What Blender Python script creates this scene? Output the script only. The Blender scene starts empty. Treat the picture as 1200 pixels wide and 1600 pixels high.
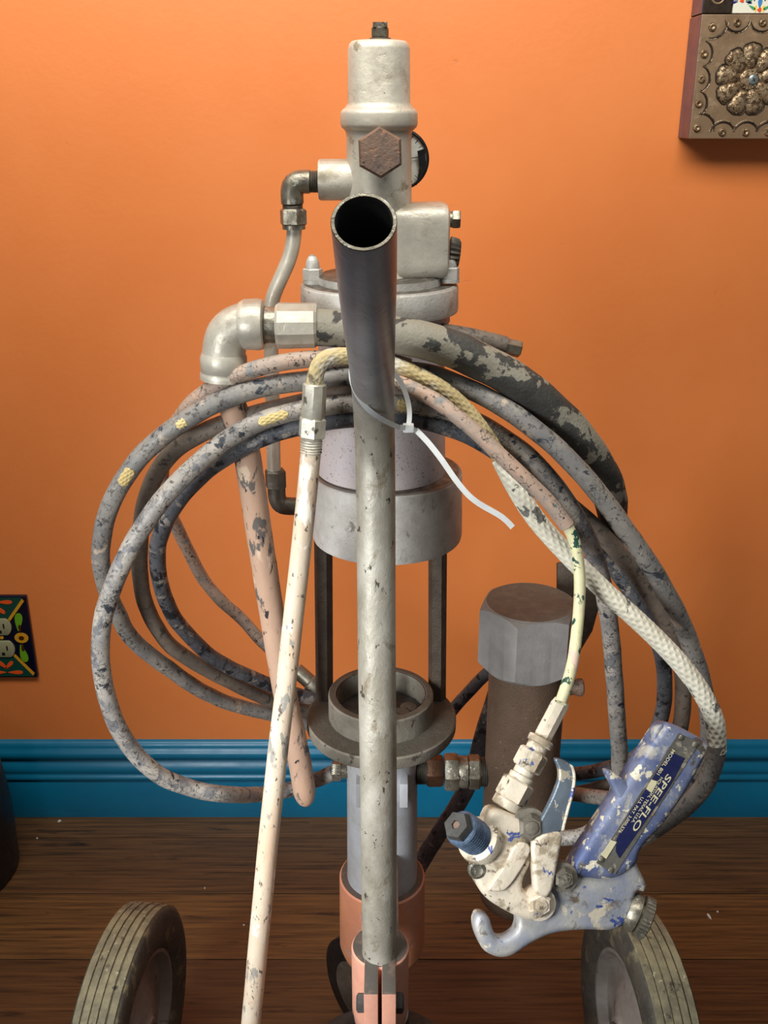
import bpy, bmesh, math, random
from mathutils import Vector, Matrix
R = math.radians
random.seed(7)
SC = bpy.context.scene
COL = SC.collection

# ------------------------------------------------------------------ camera, world, lights, exposure
F = 1555.0; TH = R(21.7); H = 1.03
cd = bpy.data.cameras.new('camera'); cam = bpy.data.objects.new('camera', cd); COL.objects.link(cam)
cam.location = (0, 0, H); cam.rotation_euler = (R(90) - TH, 0, 0)
cd.sensor_fit = 'VERTICAL'; cd.sensor_height = 36.0; cd.sensor_width = 27.0
cd.lens = F * 36.0 / 1600.0; cd.clip_start = 0.01
SC.camera = cam
SC.view_settings.view_transform = 'Standard'; SC.view_settings.look = 'None'
SC.view_settings.gamma = 1.0; SC.view_settings.exposure = 0.0
SC.view_settings.use_curve_mapping = False
w = bpy.data.worlds.new('world'); SC.world = w; w.use_nodes = True
w.node_tree.nodes['Background'].inputs[0].default_value = (0.80, 0.90, 1.0, 1)
w.node_tree.nodes['Background'].inputs[1].default_value = 0.10

def area(name, loc, target, sx, sy, power, col):
    l = bpy.data.lights.new(name, 'AREA'); l.shape = 'RECTANGLE'; l.size = sx; l.size_y = sy
    l.energy = power; l.color = col
    o = bpy.data.objects.new(name, l); COL.objects.link(o); o.location = loc
    o.rotation_euler = (Vector(target) - Vector(loc)).to_track_quat('-Z', 'Y').to_euler()
    return o
area('window_light', (-0.15, 0.52, 1.72), (-0.02, 1.27, 1.28), 1.2, 0.45, 21.0, (1.0, 0.98, 0.92))
area('pump_fill_light', (-0.46, 0.16, 0.74), (0.0, 0.75, 0.42), 0.30, 0.45, 2.5, (0.93, 0.97, 1.0)).data.spread = R(75)  # added fill lamp, low at front left, narrowed onto the pump

def ray(px, py):
    dx = (px - 600) / F; u = (800 - py) / F
    return Vector((dx, math.cos(TH) + u * math.sin(TH), -math.sin(TH) + u * math.cos(TH)))
def at(px, py, Y):                       # the point of the place at distance Y seen at a photo pixel
    d = ray(px, py); t = Y / d.y
    return Vector((d.x * t, Y, H + d.z * t))
def dep(py, Y): return Y / ray(600, py).y
def ln(px, py, Y): return px / F * dep(py, Y)      # a length of px pixels there, in metres

# ------------------------------------------------------------------ materials
def srgb(c):
    return tuple(((x / 255) / 12.92 if x / 255 <= 0.04045 else ((x / 255 + 0.055) / 1.055) ** 2.4) for x in c) + (1,)

MATS = {}
def paint(name, base, base2=None, s0=22, chips=(), crack=None, rough=0.55, rvar=0.15, metal=0.0, bump=0.25, bs=220,
          dust=None, stretch=(1, 1, 1), spec=0.5, coat=0.0, chipbump=0.4, zfade=None):
    if name in MATS: return MATS[name]
    m = bpy.data.materials.new(name); m.use_nodes = True; nt = m.node_tree; N = nt.nodes; L = nt.links
    b = N['Principled BSDF']; b.inputs['Metallic'].default_value = metal
    b.inputs['Specular IOR Level'].default_value = spec; b.inputs['Coat Weight'].default_value = coat
    tc = N.new('ShaderNodeTexCoord'); mp = N.new('ShaderNodeMapping'); mp.inputs['Scale'].default_value = stretch
    L.new(tc.outputs['Object'], mp.inputs[0])
    def noise(sc, det=5, ro=0.6, off=0, dis=0):
        n = N.new('ShaderNodeTexNoise'); n.inputs['Scale'].default_value = sc; n.inputs['Detail'].default_value = det
        n.inputs['Roughness'].default_value = ro; n.inputs['Distortion'].default_value = dis
        if off:
            a = N.new('ShaderNodeVectorMath'); a.operation = 'ADD'; a.inputs[1].default_value = (off, off * 1.7, off * 0.3)
            L.new(mp.outputs[0], a.inputs[0]); L.new(a.outputs[0], n.inputs[0])
        else: L.new(mp.outputs[0], n.inputs[0])
        return n.outputs[0]
    def rng(v, a, c, lo=0.0, hi=1.0):
        r = N.new('ShaderNodeMapRange'); r.inputs[1].default_value = a; r.inputs[2].default_value = c
        r.inputs[3].default_value = lo; r.inputs[4].default_value = hi; L.new(v, r.inputs[0]); return r.outputs[0]
    def mix(f, a, c):
        x = N.new('ShaderNodeMix'); x.data_type = 'RGBA'; L.new(f, x.inputs[0])
        for k, v in ((6, a), (7, c)):
            if isinstance(v, tuple): x.inputs[k].default_value = v
            else: L.new(v, x.inputs[k])
        return x.outputs[2]
    def mul(a, c):
        x = N.new('ShaderNodeMath'); x.operation = 'MULTIPLY'; L.new(a, x.inputs[0])
        if isinstance(c, float): x.inputs[1].default_value = c
        else: L.new(c, x.inputs[1])
        return x.outputs[0]
    col = mix(rng(noise(s0, 6, 0.65), 0.38, 0.62), srgb(base), srgb(base2 or base))
    hgt = None
    for i, (cc, sc, thr, soft) in enumerate(chips):
        mk = rng(noise(sc, 7, 0.62, off=3.1 * (i + 1), dis=0.3), thr, thr + soft)
        col = mix(mk, col, srgb(cc))
        inv = mul(mk, -1.0)
        if hgt is None: hgt = inv
        else:
            a = N.new('ShaderNodeMath'); a.operation = 'ADD'; L.new(hgt, a.inputs[0]); L.new(inv, a.inputs[1]); hgt = a.outputs[0]
    if crack:
        cc, sc, wd, thr = crack
        v = N.new('ShaderNodeTexVoronoi'); v.feature = 'DISTANCE_TO_EDGE'; v.inputs['Scale'].default_value = sc
        nz = N.new('ShaderNodeTexNoise'); nz.inputs['Scale'].default_value = sc * 2; L.new(mp.outputs[0], nz.inputs[0])
        ad = N.new('ShaderNodeVectorMath'); ad.operation = 'MULTIPLY_ADD'; ad.inputs[1].default_value = (0.5 / sc,) * 3
        L.new(nz.outputs[1], ad.inputs[0]); L.new(mp.outputs[0], ad.inputs[2]); L.new(ad.outputs[0], v.inputs[0])
        mk = mul(rng(v.outputs[0], 0.0, wd, 1, 0), rng(noise(sc * 0.35, 3, 0.5, off=9), thr, thr + 0.06))
        col = mix(mk, col, srgb(cc))
    rr = rng(noise(s0 * 3, 4, 0.6, off=5), 0.3, 0.7, max(rough - rvar, 0.05), min(rough + rvar, 1))
    if dust:
        dc, lo, hi, amt = dust
        g = N.new('ShaderNodeNewGeometry'); sp = N.new('ShaderNodeSeparateXYZ'); L.new(g.outputs['True Normal'], sp.inputs[0])
        mk = mul(rng(sp.outputs[2], lo, hi), rng(noise(90, 5, 0.6, off=7), 0.25, 0.5, amt * 0.75, amt))
        col = mix(mk, col, srgb(dc))
    if zfade:                               # bare polished steel where hands have rubbed the paint off, higher up
        zl, zh, c1, c2 = zfade; sx = N.new('ShaderNodeSeparateXYZ'); L.new(tc.outputs['Object'], sx.inputs[0]); nn = noise(18, 5, 0.6, off=4)
        a = N.new('ShaderNodeMath'); a.operation = 'MULTIPLY_ADD'; L.new(nn, a.inputs[0]); a.inputs[1].default_value = 0.10; L.new(sx.outputs[2], a.inputs[2])
        mk = rng(a.outputs[0], zl + .05, zh + .05); col = mix(mk, col, mix(rng(noise(12, 5, .6, off=8), .35, .65), srgb(c1), srgb(c2)))
        L.new(rng(mk, 0, 1, metal, .12), b.inputs['Metallic']); x = N.new('ShaderNodeMix'); L.new(mk, x.inputs[0]); L.new(rr, x.inputs[2]); x.inputs[3].default_value = .30; rr = x.outputs[0]
    L.new(col, b.inputs['Base Color']); L.new(rr, b.inputs['Roughness'])
    bn = N.new('ShaderNodeBump'); bn.inputs['Strength'].default_value = bump; bn.inputs['Distance'].default_value = 0.0008
    L.new(noise(bs, 6, 0.6, off=2), bn.inputs['Height'])
    out = bn.outputs[0]
    if hgt is not None and chipbump:
        b2 = N.new('ShaderNodeBump'); b2.inputs['Strength'].default_value = chipbump; b2.inputs['Distance'].default_value = 0.0006
        L.new(hgt, b2.inputs['Height']); L.new(out, b2.inputs['Normal']); out = b2.outputs[0]
    L.new(out, b.inputs['Normal'])
    MATS[name] = m
    return m

def P_(name, *a, **k): MATS_DEF[name] = (a, k)
GR = (120, 112, 98)
M = dict(
 wall=paint('orange_wall_paint', (226, 130, 66), (222, 125, 61), 4, rough=0.5, rvar=0.05, bump=0.35, bs=110, chips=(((214, 118, 58), 26, 0.70, 0.03),), chipbump=0.3),
 blue=paint('blue_trim_paint', (8, 108, 142), (6, 100, 134), 8, rough=0.32, rvar=0.06, bump=0.15, bs=90),
 cream=paint('cream_painted_casting', (205, 197, 180), (186, 179, 163), 30, chips=(((162, 152, 132), 26, 0.54, 0.12), ((150, 138, 116), 60, 0.62, 0.10), ((96, 84, 68), 120, 0.70, 0.04)), rough=0.42, metal=0.25, bump=0.35, dust=((120, 110, 92), 0.75, 0.95, 0.6)),
 silver=paint('silver_painted_casting', (200, 196, 188), (182, 177, 168), 40, chips=(((158, 152, 140), 30, 0.56, 0.12), ((140, 132, 118), 80, 0.62, 0.08), ((104, 94, 80), 200, 0.70, 0.04)), rough=0.5, metal=0.25, bump=0.5, bs=420, dust=((62, 56, 46), 0.70, 0.92, 0.95)),
 body=paint('pinkish_white_body_paint', (198, 186, 182), (190, 180, 180), 18, chips=(((168, 154, 146), 26, 0.60, 0.14), ((120, 104, 92), 420, 0.61, 0.03), ((205, 185, 172), 50, 0.6, 0.1)), rough=0.55, metal=0.1, bump=0.4, bs=500, chipbump=0.15),
 lower=paint('pale_grey_cylinder_paint', (184, 185, 188), (170, 168, 166), 25, chips=(((152, 148, 140), 20, 0.56, 0.14), ((146, 134, 116), 60, 0.64, 0.10),), rough=0.5, metal=0.2, bump=0.3, bs=400),
 disc=paint('dusty_grey_iron', (128, 121, 108), (108, 101, 88), 40, chips=(((70, 64, 54), 90, 0.60, 0.06),), rough=0.7, metal=0.15, bump=0.7, bs=300, dust=((66, 61, 51), 0.75, 0.95, 0.85)),
 rust=paint('rusty_brown_iron', (132, 106, 88), (108, 90, 80), 60, chips=(((150, 108, 80), 110, 0.58, 0.1), ((66, 54, 48), 160, 0.6, 0.06)), rough=0.6, metal=0.35, bump=0.9, bs=300),
 rod=paint('grey_brown_rod', (92, 80, 68), (74, 64, 55), 60, rough=0.6, metal=0.4, bump=0.7, bs=500),
 steel=paint('polished_grey_steel', (116, 118, 124), (86, 88, 94), 14, chips=(((160, 156, 150), 70, 0.66, 0.08),), rough=0.33, rvar=0.12, metal=0.85, bump=0.12, bs=200, stretch=(1, 1, 0.5)),
 pipe=paint('weathered_grey_pipe', (178, 172, 158), (150, 143, 128), 30, chips=(((142, 134, 118), 24, 0.52, 0.14), ((128, 116, 96), 60, 0.58, 0.12), ((70, 64, 56), 140, 0.63, 0.02)), rough=0.5, metal=0.3, bump=0.45, bs=420, stretch=(1, 1, 0.6), zfade=(.82, .90, (150, 156, 168), (104, 110, 122))),
 thread=paint('dark_threaded_steel', (104, 98, 88), (84, 78, 68), 60, rough=0.5, metal=0.6, bump=0.5),
 fitting=paint('dull_plated_fitting', (150, 144, 128), (122, 115, 100), 60, chips=(((100, 94, 82), 55, 0.54, 0.10), ((176, 172, 162), 90, 0.6, 0.05), ((74, 68, 58), 130, 0.63, 0.05)), rough=0.38, metal=0.7, bump=0.4),
 whitefit=paint('plated_fitting_with_white_paint', (196, 190, 174), (172, 166, 150), 50, chips=(((104, 98, 86), 80, 0.58, 0.05),), rough=0.4, metal=0.3, bump=0.5),
 bronze=paint('dark_bronze_fitting', (92, 62, 42), (70, 48, 34), 60, rough=0.45, metal=0.6, bump=0.5),
 capm=paint('grey_hex_cap_paint', (156, 152, 148), (140, 135, 130), 30, chips=(((156, 140, 120), 60, 0.70, 0.03),), rough=0.6, metal=0.2, bump=0.35, bs=400, dust=((82, 80, 70), 0.7, 0.95, 0.92)),
 brown=paint('brown_speckled_canister', (112, 90, 72), (98, 78, 62), 16, chips=(((138, 118, 92), 260, 0.62, 0.05), ((78, 64, 54), 320, 0.62, 0.04)), rough=0.6, metal=0.25, bump=0.9, bs=600, chipbump=0.2),
 orange=paint('orange_primer_sleeve', (206, 136, 92), (196, 128, 98), 20, chips=(((190, 140, 124), 30, 0.56, 0.06), ((104, 82, 74), 130, 0.72, 0.03)), rough=0.6, bump=0.3, bs=300, dust=((70, 68, 62), 0.75, 0.95, 0.95)),
 pinkb=paint('pink_primer_base', (206, 148, 122), (190, 136, 116), 24, chips=(((90, 86, 80), 45, 0.66, 0.03),), rough=0.6, bump=0.3, dust=((72, 70, 64), 0.7, 0.9, 0.98)),
 dark=paint('dark_grime', (66, 64, 60), (52, 50, 47), 60, rough=0.75, bump=0.7, bs=300),
 black=paint('black_plastic', (14, 14, 14), (22, 21, 20), 60, rough=0.4, bump=0.2),
 whiteface=paint('white_dial_face', (222, 220, 208), (206, 204, 190), 50, rough=0.4, bump=0.05),
 hose_pink=paint('cracked_pink_hose', (188, 156, 134), (160, 144, 130), 34, chips=(((84, 78, 72), 230, 0.585, 0.04), ((136, 134, 130), 55, 0.56, 0.06), ((44, 46, 52), 105, 0.66, 0.02)), crack=((48, 44, 42), 190, 0.05, 0.53), rough=0.55, bump=0.5, bs=260),
 hose_grey=paint('cracked_grey_hose', (144, 137, 127), (114, 111, 108), 34, chips=(((84, 78, 72), 230, 0.585, 0.04), ((176, 158, 138), 38, 0.60, 0.06), ((52, 56, 64), 80, 0.60, 0.04)), crack=((50, 46, 44), 190, 0.05, 0.51), rough=0.5, bump=0.5, bs=260),
 hose_white=paint('cracked_pale_hose', (160, 151, 139), (126, 121, 116), 34, chips=(((84, 78, 72), 230, 0.585, 0.04), ((104, 102, 102), 60, 0.55, 0.06), ((44, 46, 52), 90, 0.60, 0.03)), crack=((46, 44, 44), 190, 0.05, 0.49), rough=0.5, bump=0.5, bs=260),
 hose_dark=paint('worn_dark_hose', (92, 92, 94), (74, 75, 80), 34, chips=(((142, 134, 124), 60, 0.57, 0.05), ((34, 36, 40), 70, 0.55, 0.05)), crack=((28, 28, 30), 190, 0.05, 0.45), rough=0.5, bump=0.6, bs=260),
 hose_brown=paint('dusty_brown_hose', (120, 106, 92), (96, 86, 76), 34, chips=(((84, 78, 72), 230, 0.585, 0.04), ((66, 60, 54), 80, 0.58, 0.05),), rough=0.6, bump=0.6, bs=260),
 hose_big=paint('black_rubber_hose_with_paint_splashes', (66, 64, 58), (52, 50, 46), 60, chips=(((136, 130, 114), 17, 0.49, 0.015), ((170, 148, 130), 60, 0.72, 0.02)), rough=0.65, bump=0.9, bs=420, chipbump=0.2),
 braid_y=paint('yellow_braid', (204, 184, 134), (176, 156, 112), 60, chips=(((104, 92, 70), 90, 0.54, 0.1), ((200, 194, 178), 30, 0.54, 0.1)), rough=0.8, bump=0.2),
 braid_w=paint('white_painted_braid', (222, 216, 196), (210, 202, 180), 40, chips=(((110, 106, 98), 30, 0.59, 0.012),), rough=0.7, bump=0.25, chipbump=0.1),
 braid_spot=paint('clean_yellow_braid', (212, 190, 132), (190, 166, 108), 60, rough=0.8, bump=0.2),
 whip=paint('pale_yellow_whip_hose', (222, 218, 168), (206, 196, 160), 40, chips=(((214, 186, 168), 34, 0.58, 0.03), ((30, 74, 62), 85, 0.59, 0.02)), rough=0.5, bump=0.3),
 siphon=paint('flaking_salmon_tube', (190, 154, 128), (176, 144, 122), 22, chips=(((206, 180, 154), 45, 0.60, 0.05), ((100, 92, 86), 60, 0.585, 0.03), ((46, 44, 44), 120, 0.62, 0.02)), rough=0.55, bump=0.4, stretch=(1, 1, 0.45)),
 wand=paint('chalky_cream_tube', (208, 194, 172), (206, 176, 148), 22, chips=(((238, 230, 214), 40, 0.58, 0.05), ((150, 144, 134), 62, 0.585, 0.04), ((100, 88, 74), 230, 0.62, 0.02)), rough=0.5, bump=0.5, stretch=(1, 1, 0.45)),
 gunblue=paint('blue_gun_with_paint_spatter', (80, 92, 130), (124, 131, 154), 30, chips=(((172, 168, 160), 42, 0.53, 0.09), ((92, 84, 74), 55, 0.58, 0.06), ((216, 206, 182), 85, 0.585, 0.02)), rough=0.42, metal=0.15, bump=0.4),
 guncream=paint('cream_spattered_gun_metal', (206, 194, 172), (216, 200, 178), 40, chips=(((160, 144, 120), 50, 0.53, 0.08), ((66, 84, 142), 60, 0.635, 0.015), ((98, 86, 70), 100, 0.61, 0.04)), rough=0.5, metal=0.1, bump=0.6),
 gunmix=paint('grey_blue_worn_casting', (172, 168, 160), (140, 144, 158), 30, chips=(((206, 194, 172), 50, 0.55, 0.05), ((66, 84, 140), 75, 0.63, 0.02), ((112, 100, 84), 45, 0.57, 0.08)), rough=0.45, metal=0.25, bump=0.45),
 trig=paint('grey_trigger_metal', (122, 132, 142), (108, 118, 128), 30, chips=(((198, 186, 160), 45, 0.60, 0.02),), rough=0.35, metal=0.5, bump=0.3),
 navy=paint('navy_label_print', (24, 28, 66), (30, 34, 74), 60, rough=0.4, bump=0.1),
 labelm=paint('worn_label_plate', (120, 116, 106), (98, 94, 86), 60, chips=(((168, 158, 138), 80, 0.60, 0.05),), rough=0.4, metal=0.4, bump=0.3),
 ink=paint('cream_label_lettering', (206, 198, 164), (196, 186, 150), 60, rough=0.5, bump=0.1),
 bluesteel=paint('blued_steel_thread', (112, 132, 156), (84, 98, 118), 80, rough=0.4, metal=0.6, bump=0.4),
 tie=paint('milky_nylon', (204, 204, 200), (196, 196, 192), 60, rough=0.35, bump=0.05),
 tire=paint('dirty_black_rubber', (52, 48, 42), (70, 64, 52), 60, chips=(((104, 96, 72), 40, 0.56, 0.1),), rough=0.75, bump=0.8, bs=300),
 tread=paint('dusty_worn_tread', (128, 120, 92), (96, 90, 72), 50, chips=(((168, 160, 126), 110, 0.62, 0.06), ((58, 54, 46), 60, 0.60, 0.06)), rough=0.8, bump=0.9, bs=260),
 rim=paint('dull_grey_wheel_disc', (128, 120, 112), (112, 104, 96), 30, chips=(((92, 84, 74), 60, 0.6, 0.06),), rough=0.55, metal=0.2, bump=0.3),
 tin=paint('antique_bronze_tin', (148, 122, 94), (134, 108, 82), 20, chips=(((164, 142, 112), 50, 0.56, 0.12),), rough=0.40, metal=0.35, bump=0.25, bs=120),
 tinlite=paint('rubbed_bronze_high_points', (172, 150, 120), (150, 124, 94), 70, chips=(((96, 72, 50), 260, .52, .06),), rough=0.32, metal=0.6, bump=0.9, bs=330, chipbump=1.0),
 tindark=paint('dark_bronze_patina', (44, 32, 22), (56, 42, 30), 90, rough=0.5, metal=0.5, bump=0.4),
 tinside=paint('purple_brown_tin_side', (104, 84, 98), (90, 72, 84), 8, rough=0.35, metal=0.15, bump=0.1),
 screw=paint('bright_screw', (160, 172, 170), (150, 160, 160), 90, rough=0.3, metal=0.7, bump=0.1),
)
def glaze(name, c): return paint('glaze_' + name, c, None, 60, rough=0.18, rvar=0.03, bump=0.08, spec=0.6)
M.update(g_navy=glaze('navy', (14, 14, 34)), g_green=glaze('dark_green', (22, 66, 54)), g_orange=glaze('orange', (226, 84, 32)), g_yellow=glaze('ochre', (206, 146, 34)),
         g_lime=glaze('lime', (104, 158, 30)), g_white=glaze('white', (226, 222, 204)), g_blue=glaze('sky_blue', (70, 130, 190)), g_leaf=glaze('leaf_green', (70, 160, 110)),
         g_cobalt=glaze('cobalt', (40, 40, 110)), g_cream=glaze('worn_ivory', (150, 146, 112)), g_brown=glaze('brown', (74, 34, 12)), g_bright=glaze('bright_yellow', (240, 200, 70)))

def wood_mat(k):
    m = bpy.data.materials.new('strand_bamboo_plank_%s' % 'abcd'[k]); m.use_nodes = True; nt = m.node_tree; N = nt.nodes; L = nt.links
    b = N['Principled BSDF']; tc = N.new('ShaderNodeTexCoord')
    def nz(scale, vec, off, det=8, ro=0.65):
        mp = N.new('ShaderNodeMapping'); mp.inputs['Scale'].default_value = vec; mp.inputs['Location'].default_value = (off, off * 2.3, 0)
        n = N.new('ShaderNodeTexNoise'); n.inputs['Scale'].default_value = scale; n.inputs['Detail'].default_value = det; n.inputs['Roughness'].default_value = ro
        L.new(tc.outputs['Object'], mp.inputs[0]); L.new(mp.outputs[0], n.inputs[0]); return n.outputs[0]
    r = N.new('ShaderNodeValToRGB'); e = r.color_ramp.elements
    base = [(92, 64, 36), (80, 54, 30), (98, 68, 36), (86, 60, 34)][k]
    dk = tuple(int(c * 0.45) for c in base); lt = tuple(int(min(255, c * 1.3)) for c in base)
    e[0].position = 0.30; e[0].color = srgb(dk); e[1].position = 0.72; e[1].color = srgb(lt)
    x = e.new(0.5); x.color = srgb(base)
    L.new(nz(1, (7, 190, 60), k * 3.7), r.inputs[0])
    mr = N.new('ShaderNodeMapRange'); mr.inputs[1].default_value = 0.60; mr.inputs[2].default_value = 0.70; L.new(nz(1, (9, 60, 40), 11 + k), mr.inputs[0])
    mx = N.new('ShaderNodeMix'); mx.data_type = 'RGBA'; L.new(mr.outputs[0], mx.inputs[0]); L.new(r.outputs[0], mx.inputs[6]); mx.inputs[7].default_value = srgb((34, 22, 14))
    # pale dusty scuffs
    ms = N.new('ShaderNodeMapRange'); ms.inputs[1].default_value = 0.63; ms.inputs[2].default_value = 0.80; ms.inputs[4].default_value = 0.5; L.new(nz(7, (1, 1, 1), 5 + k, 10, 0.75), ms.inputs[0])
    m2 = N.new('ShaderNodeMix'); m2.data_type = 'RGBA'; L.new(ms.outputs[0], m2.inputs[0]); L.new(mx.outputs[2], m2.inputs[6]); m2.inputs[7].default_value = srgb((150, 120, 92))
    L.new(m2.outputs[2], b.inputs['Base Color']); b.inputs['Roughness'].default_value = 0.42
    bn = N.new('ShaderNodeBump'); bn.inputs['Strength'].default_value = 0.25; bn.inputs['Distance'].default_value = 0.0006
    L.new(nz(1, (8, 220, 100), 2), bn.inputs['Height']); L.new(bn.outputs[0], b.inputs['Normal'])
    return m
WOOD = [wood_mat(k) for k in range(4)]

# ------------------------------------------------------------------ mesh helpers
class MB:
    def __init__(s): s.v = []; s.f = []
    def add(s, vs, fs):
        o = len(s.v); s.v += [Vector(x) for x in vs]; s.f += [tuple(i + o for i in f) for f in fs]; return s
    def lathe(s, p, ax, prof, n=32, phase=0.0, cap=True, ref=None, rfun=None):
        """rings (t, r) along axis ax from point p"""
        ax = Vector(ax).normalized(); p = Vector(p)
        ref = Vector(ref) if ref else (Vector((0, 1, 0)) if abs(ax.y) < 0.9 else Vector((0, 0, 1)))
        u = ref.cross(ax).normalized(); w_ = ax.cross(u)
        vs = []; fs = []
        for t, r in prof:
            for i in range(n):
                a = 2 * math.pi * i / n + phase
                rr = r * (rfun(i, t) if rfun else 1)
                vs.append(p + ax * t + (u * math.cos(a) + w_ * math.sin(a)) * rr)
        for k in range(len(prof) - 1):
            for i in range(n):
                j = (i + 1) % n
                fs.append((k * n + i, k * n + j, (k + 1) * n + j, (k + 1) * n + i))
        if cap:
            fs.append(tuple(reversed(range(n)))); fs.append(tuple((len(prof) - 1) * n + i for i in range(n)))
        return s.add(vs, fs)
    def hexnut(s, p, ax, L_, r, phase=0.0, ref=None, ch=0.12):
        # chamfered hexagon: 6 sides with corners cut at both ends
        return s.lathe(p, ax, [(0, r * 0.86), (r * ch, r), (L_ - r * ch, r), (L_, r * 0.86)], 6, phase, ref=ref)
    def threads(s, p, ax, L_, r, pitch=0.0016, n=24):
        pr = []; k = max(2, int(L_ / pitch))
        for i in range(k):
            pr += [(L_ * i / k, r * 0.92), (L_ * (i + 0.5) / k, r)]
        pr.append((L_, r * 0.92))
        return s.lathe(p, ax, pr, n)
    def tube(s, pts, r, n=16, rfun=None, round_end=False):
        pts = [Vector(p) for p in pts]; m = len(pts)
        T = [(pts[min(i + 1, m - 1)] - pts[max(i - 1, 0)]).normalized() for i in range(m)]
        u = T[0].cross(Vector((0, 0, 1)));  u = u if u.length > 0.1 else T[0].cross(Vector((0, 1, 0))); u.normalize()
        vs = []; fs = []; arc = 0
        if not callable(r): r0 = r; r = lambda t: r0
        for i in range(m):
            if i: arc += (pts[i] - pts[i - 1]).length
            u = (u - T[i] * u.dot(T[i])).normalized(); w_ = T[i].cross(u); q = r(i / (m - 1))
            for k in range(n):
                a = 2 * math.pi * k / n; rr = q * (rfun(a, arc) if rfun else 1)
                vs.append(pts[i] + (u * math.cos(a) + w_ * math.sin(a)) * rr)
        for i in range(m - 1):
            for k in range(n):
                j = (k + 1) % n
                fs.append((i * n + k, i * n + j, (i + 1) * n + j, (i + 1) * n + k))
        fs.append(tuple(reversed(range(n)))); fs.append(tuple((m - 1) * n + k for k in range(n)))
        return s.add(vs, fs)
    def box(s, a, b):
        x0, y0, z0 = a; x1, y1, z1 = b
        vs = [(x, y, z) for z in (z0, z1) for y in (y0, y1) for x in (x0, x1)]
        return s.add(vs, [(0, 2, 3, 1), (4, 5, 7, 6), (0, 1, 5, 4), (2, 6, 7, 3), (0, 4, 6, 2), (1, 3, 7, 5)])
    def slab(s, poly, n, th, bev=0.0):
        """closed 3-D outline (counter-clockwise or not) thickened along n; rims bevelled by insetting"""
        n = Vector(n).normalized(); c = sum(poly, Vector()) / len(poly); m = len(poly); vs = []
        area2 = sum(((poly[i] - c).cross(poly[(i + 1) % m] - c)).dot(n) for i in range(m))
        if area2 < 0: poly = list(reversed(poly))
        def inset(d):
            out = []
            for i in range(m):
                a, b, e = poly[i - 1], poly[i], poly[(i + 1) % m]
                t1 = (b - a).normalized(); t2 = (e - b).normalized()
                n1 = n.cross(t1); n2 = n.cross(t2); bi = (n1 + n2)
                if bi.length < 1e-6: bi = n1
                bi.normalize(); k = d / max(0.5, bi.dot(n1)); out.append(b + bi * k)
            return out
        lays = [(-th / 2, inset(bev) if bev else poly)]
        if bev: lays += [(-th / 2 + bev, poly), (th / 2 - bev, poly), (th / 2 - bev * 0.3, inset(bev * 0.35)), (th / 2, inset(bev))]
        else: lays.append((th / 2, poly))
        for off, pl_ in lays: vs += [p + n * off for p in pl_]
        fs = []
        for k in range(len(lays) - 1):
            for i in range(m):
                j = (i + 1) % m; fs.append((k * m + i, k * m + j, (k + 1) * m + j, (k + 1) * m + i))
        fs.append(tuple(reversed(range(m)))); fs.append(tuple((len(lays) - 1) * m + i for i in range(m)))
        return s.add(vs, fs)

def wloc(o):
    return o.location if o.parent is None else o.location + wloc(o.parent)
def obj(name, mb, mat, parent=None, smooth=38, bevel=0.0):
    me = bpy.data.meshes.new(name); off = wloc(parent) if parent else Vector((0, 0, 0))
    me.from_pydata([v - off for v in mb.v], [], mb.f); me.validate(); me.update()
    bm = bmesh.new(); bm.from_mesh(me); bmesh.ops.recalc_face_normals(bm, faces=bm.faces[:])
    if bevel:
        es = [e for e in bm.edges if len(e.link_faces) == 2 and e.calc_face_angle(0) > R(30)]
        bmesh.ops.bevel(bm, geom=es, offset=bevel, segments=2, affect='EDGES', profile=0.6, clamp_overlap=True)
    bm.to_mesh(me); bm.free()
    if smooth:
        me.shade_smooth(); me.set_sharp_from_angle(angle=R(smooth))
    me.materials.append(mat)
    o = bpy.data.objects.new(name, me); COL.objects.link(o)
    if parent: o.parent = parent
    return o
def thing(name, loc, label, cat, group=None):
    o = bpy.data.objects.new(name, None); COL.objects.link(o); o.location = loc; o.empty_display_size = 0.02
    return tag(o, label, cat, group)
def tag(o, label, cat, group=None):
    o['label'] = label; o['category'] = cat
    if group: o['group'] = group
    return o
def copy_tree(o, parent=None):
    c = o.copy(); COL.objects.link(c)
    if parent: c.parent = parent
    for ch in list(o.children): copy_tree(ch, c)
    return c
def crom(pts, step=0.004):
    pts = [Vector(p) for p in pts]; P = [pts[0] * 2 - pts[1]] + pts + [pts[-1] * 2 - pts[-2]]; out = []
    for i in range(1, len(P) - 2):
        a, b, c, d = P[i - 1], P[i], P[i + 1], P[i + 2]; n = max(2, int((c - b).length / step))
        for k in range(n):
            t = k / n
            out.append(0.5 * ((2 * b) + (c - a) * t + (2 * a - 5 * b + 4 * c - d) * t * t + (3 * b - a - 3 * c + d) * t ** 3))
    out.append(pts[-1])
    for _ in range(3):                     # relax the sampled line
        out = [out[0]] + [(out[i - 1] + out[i] * 2 + out[i + 1]) / 4 for i in range(1, len(out) - 1)] + [out[-1]]
    return out
def path(l): return [at(*p) for p in l]

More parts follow.
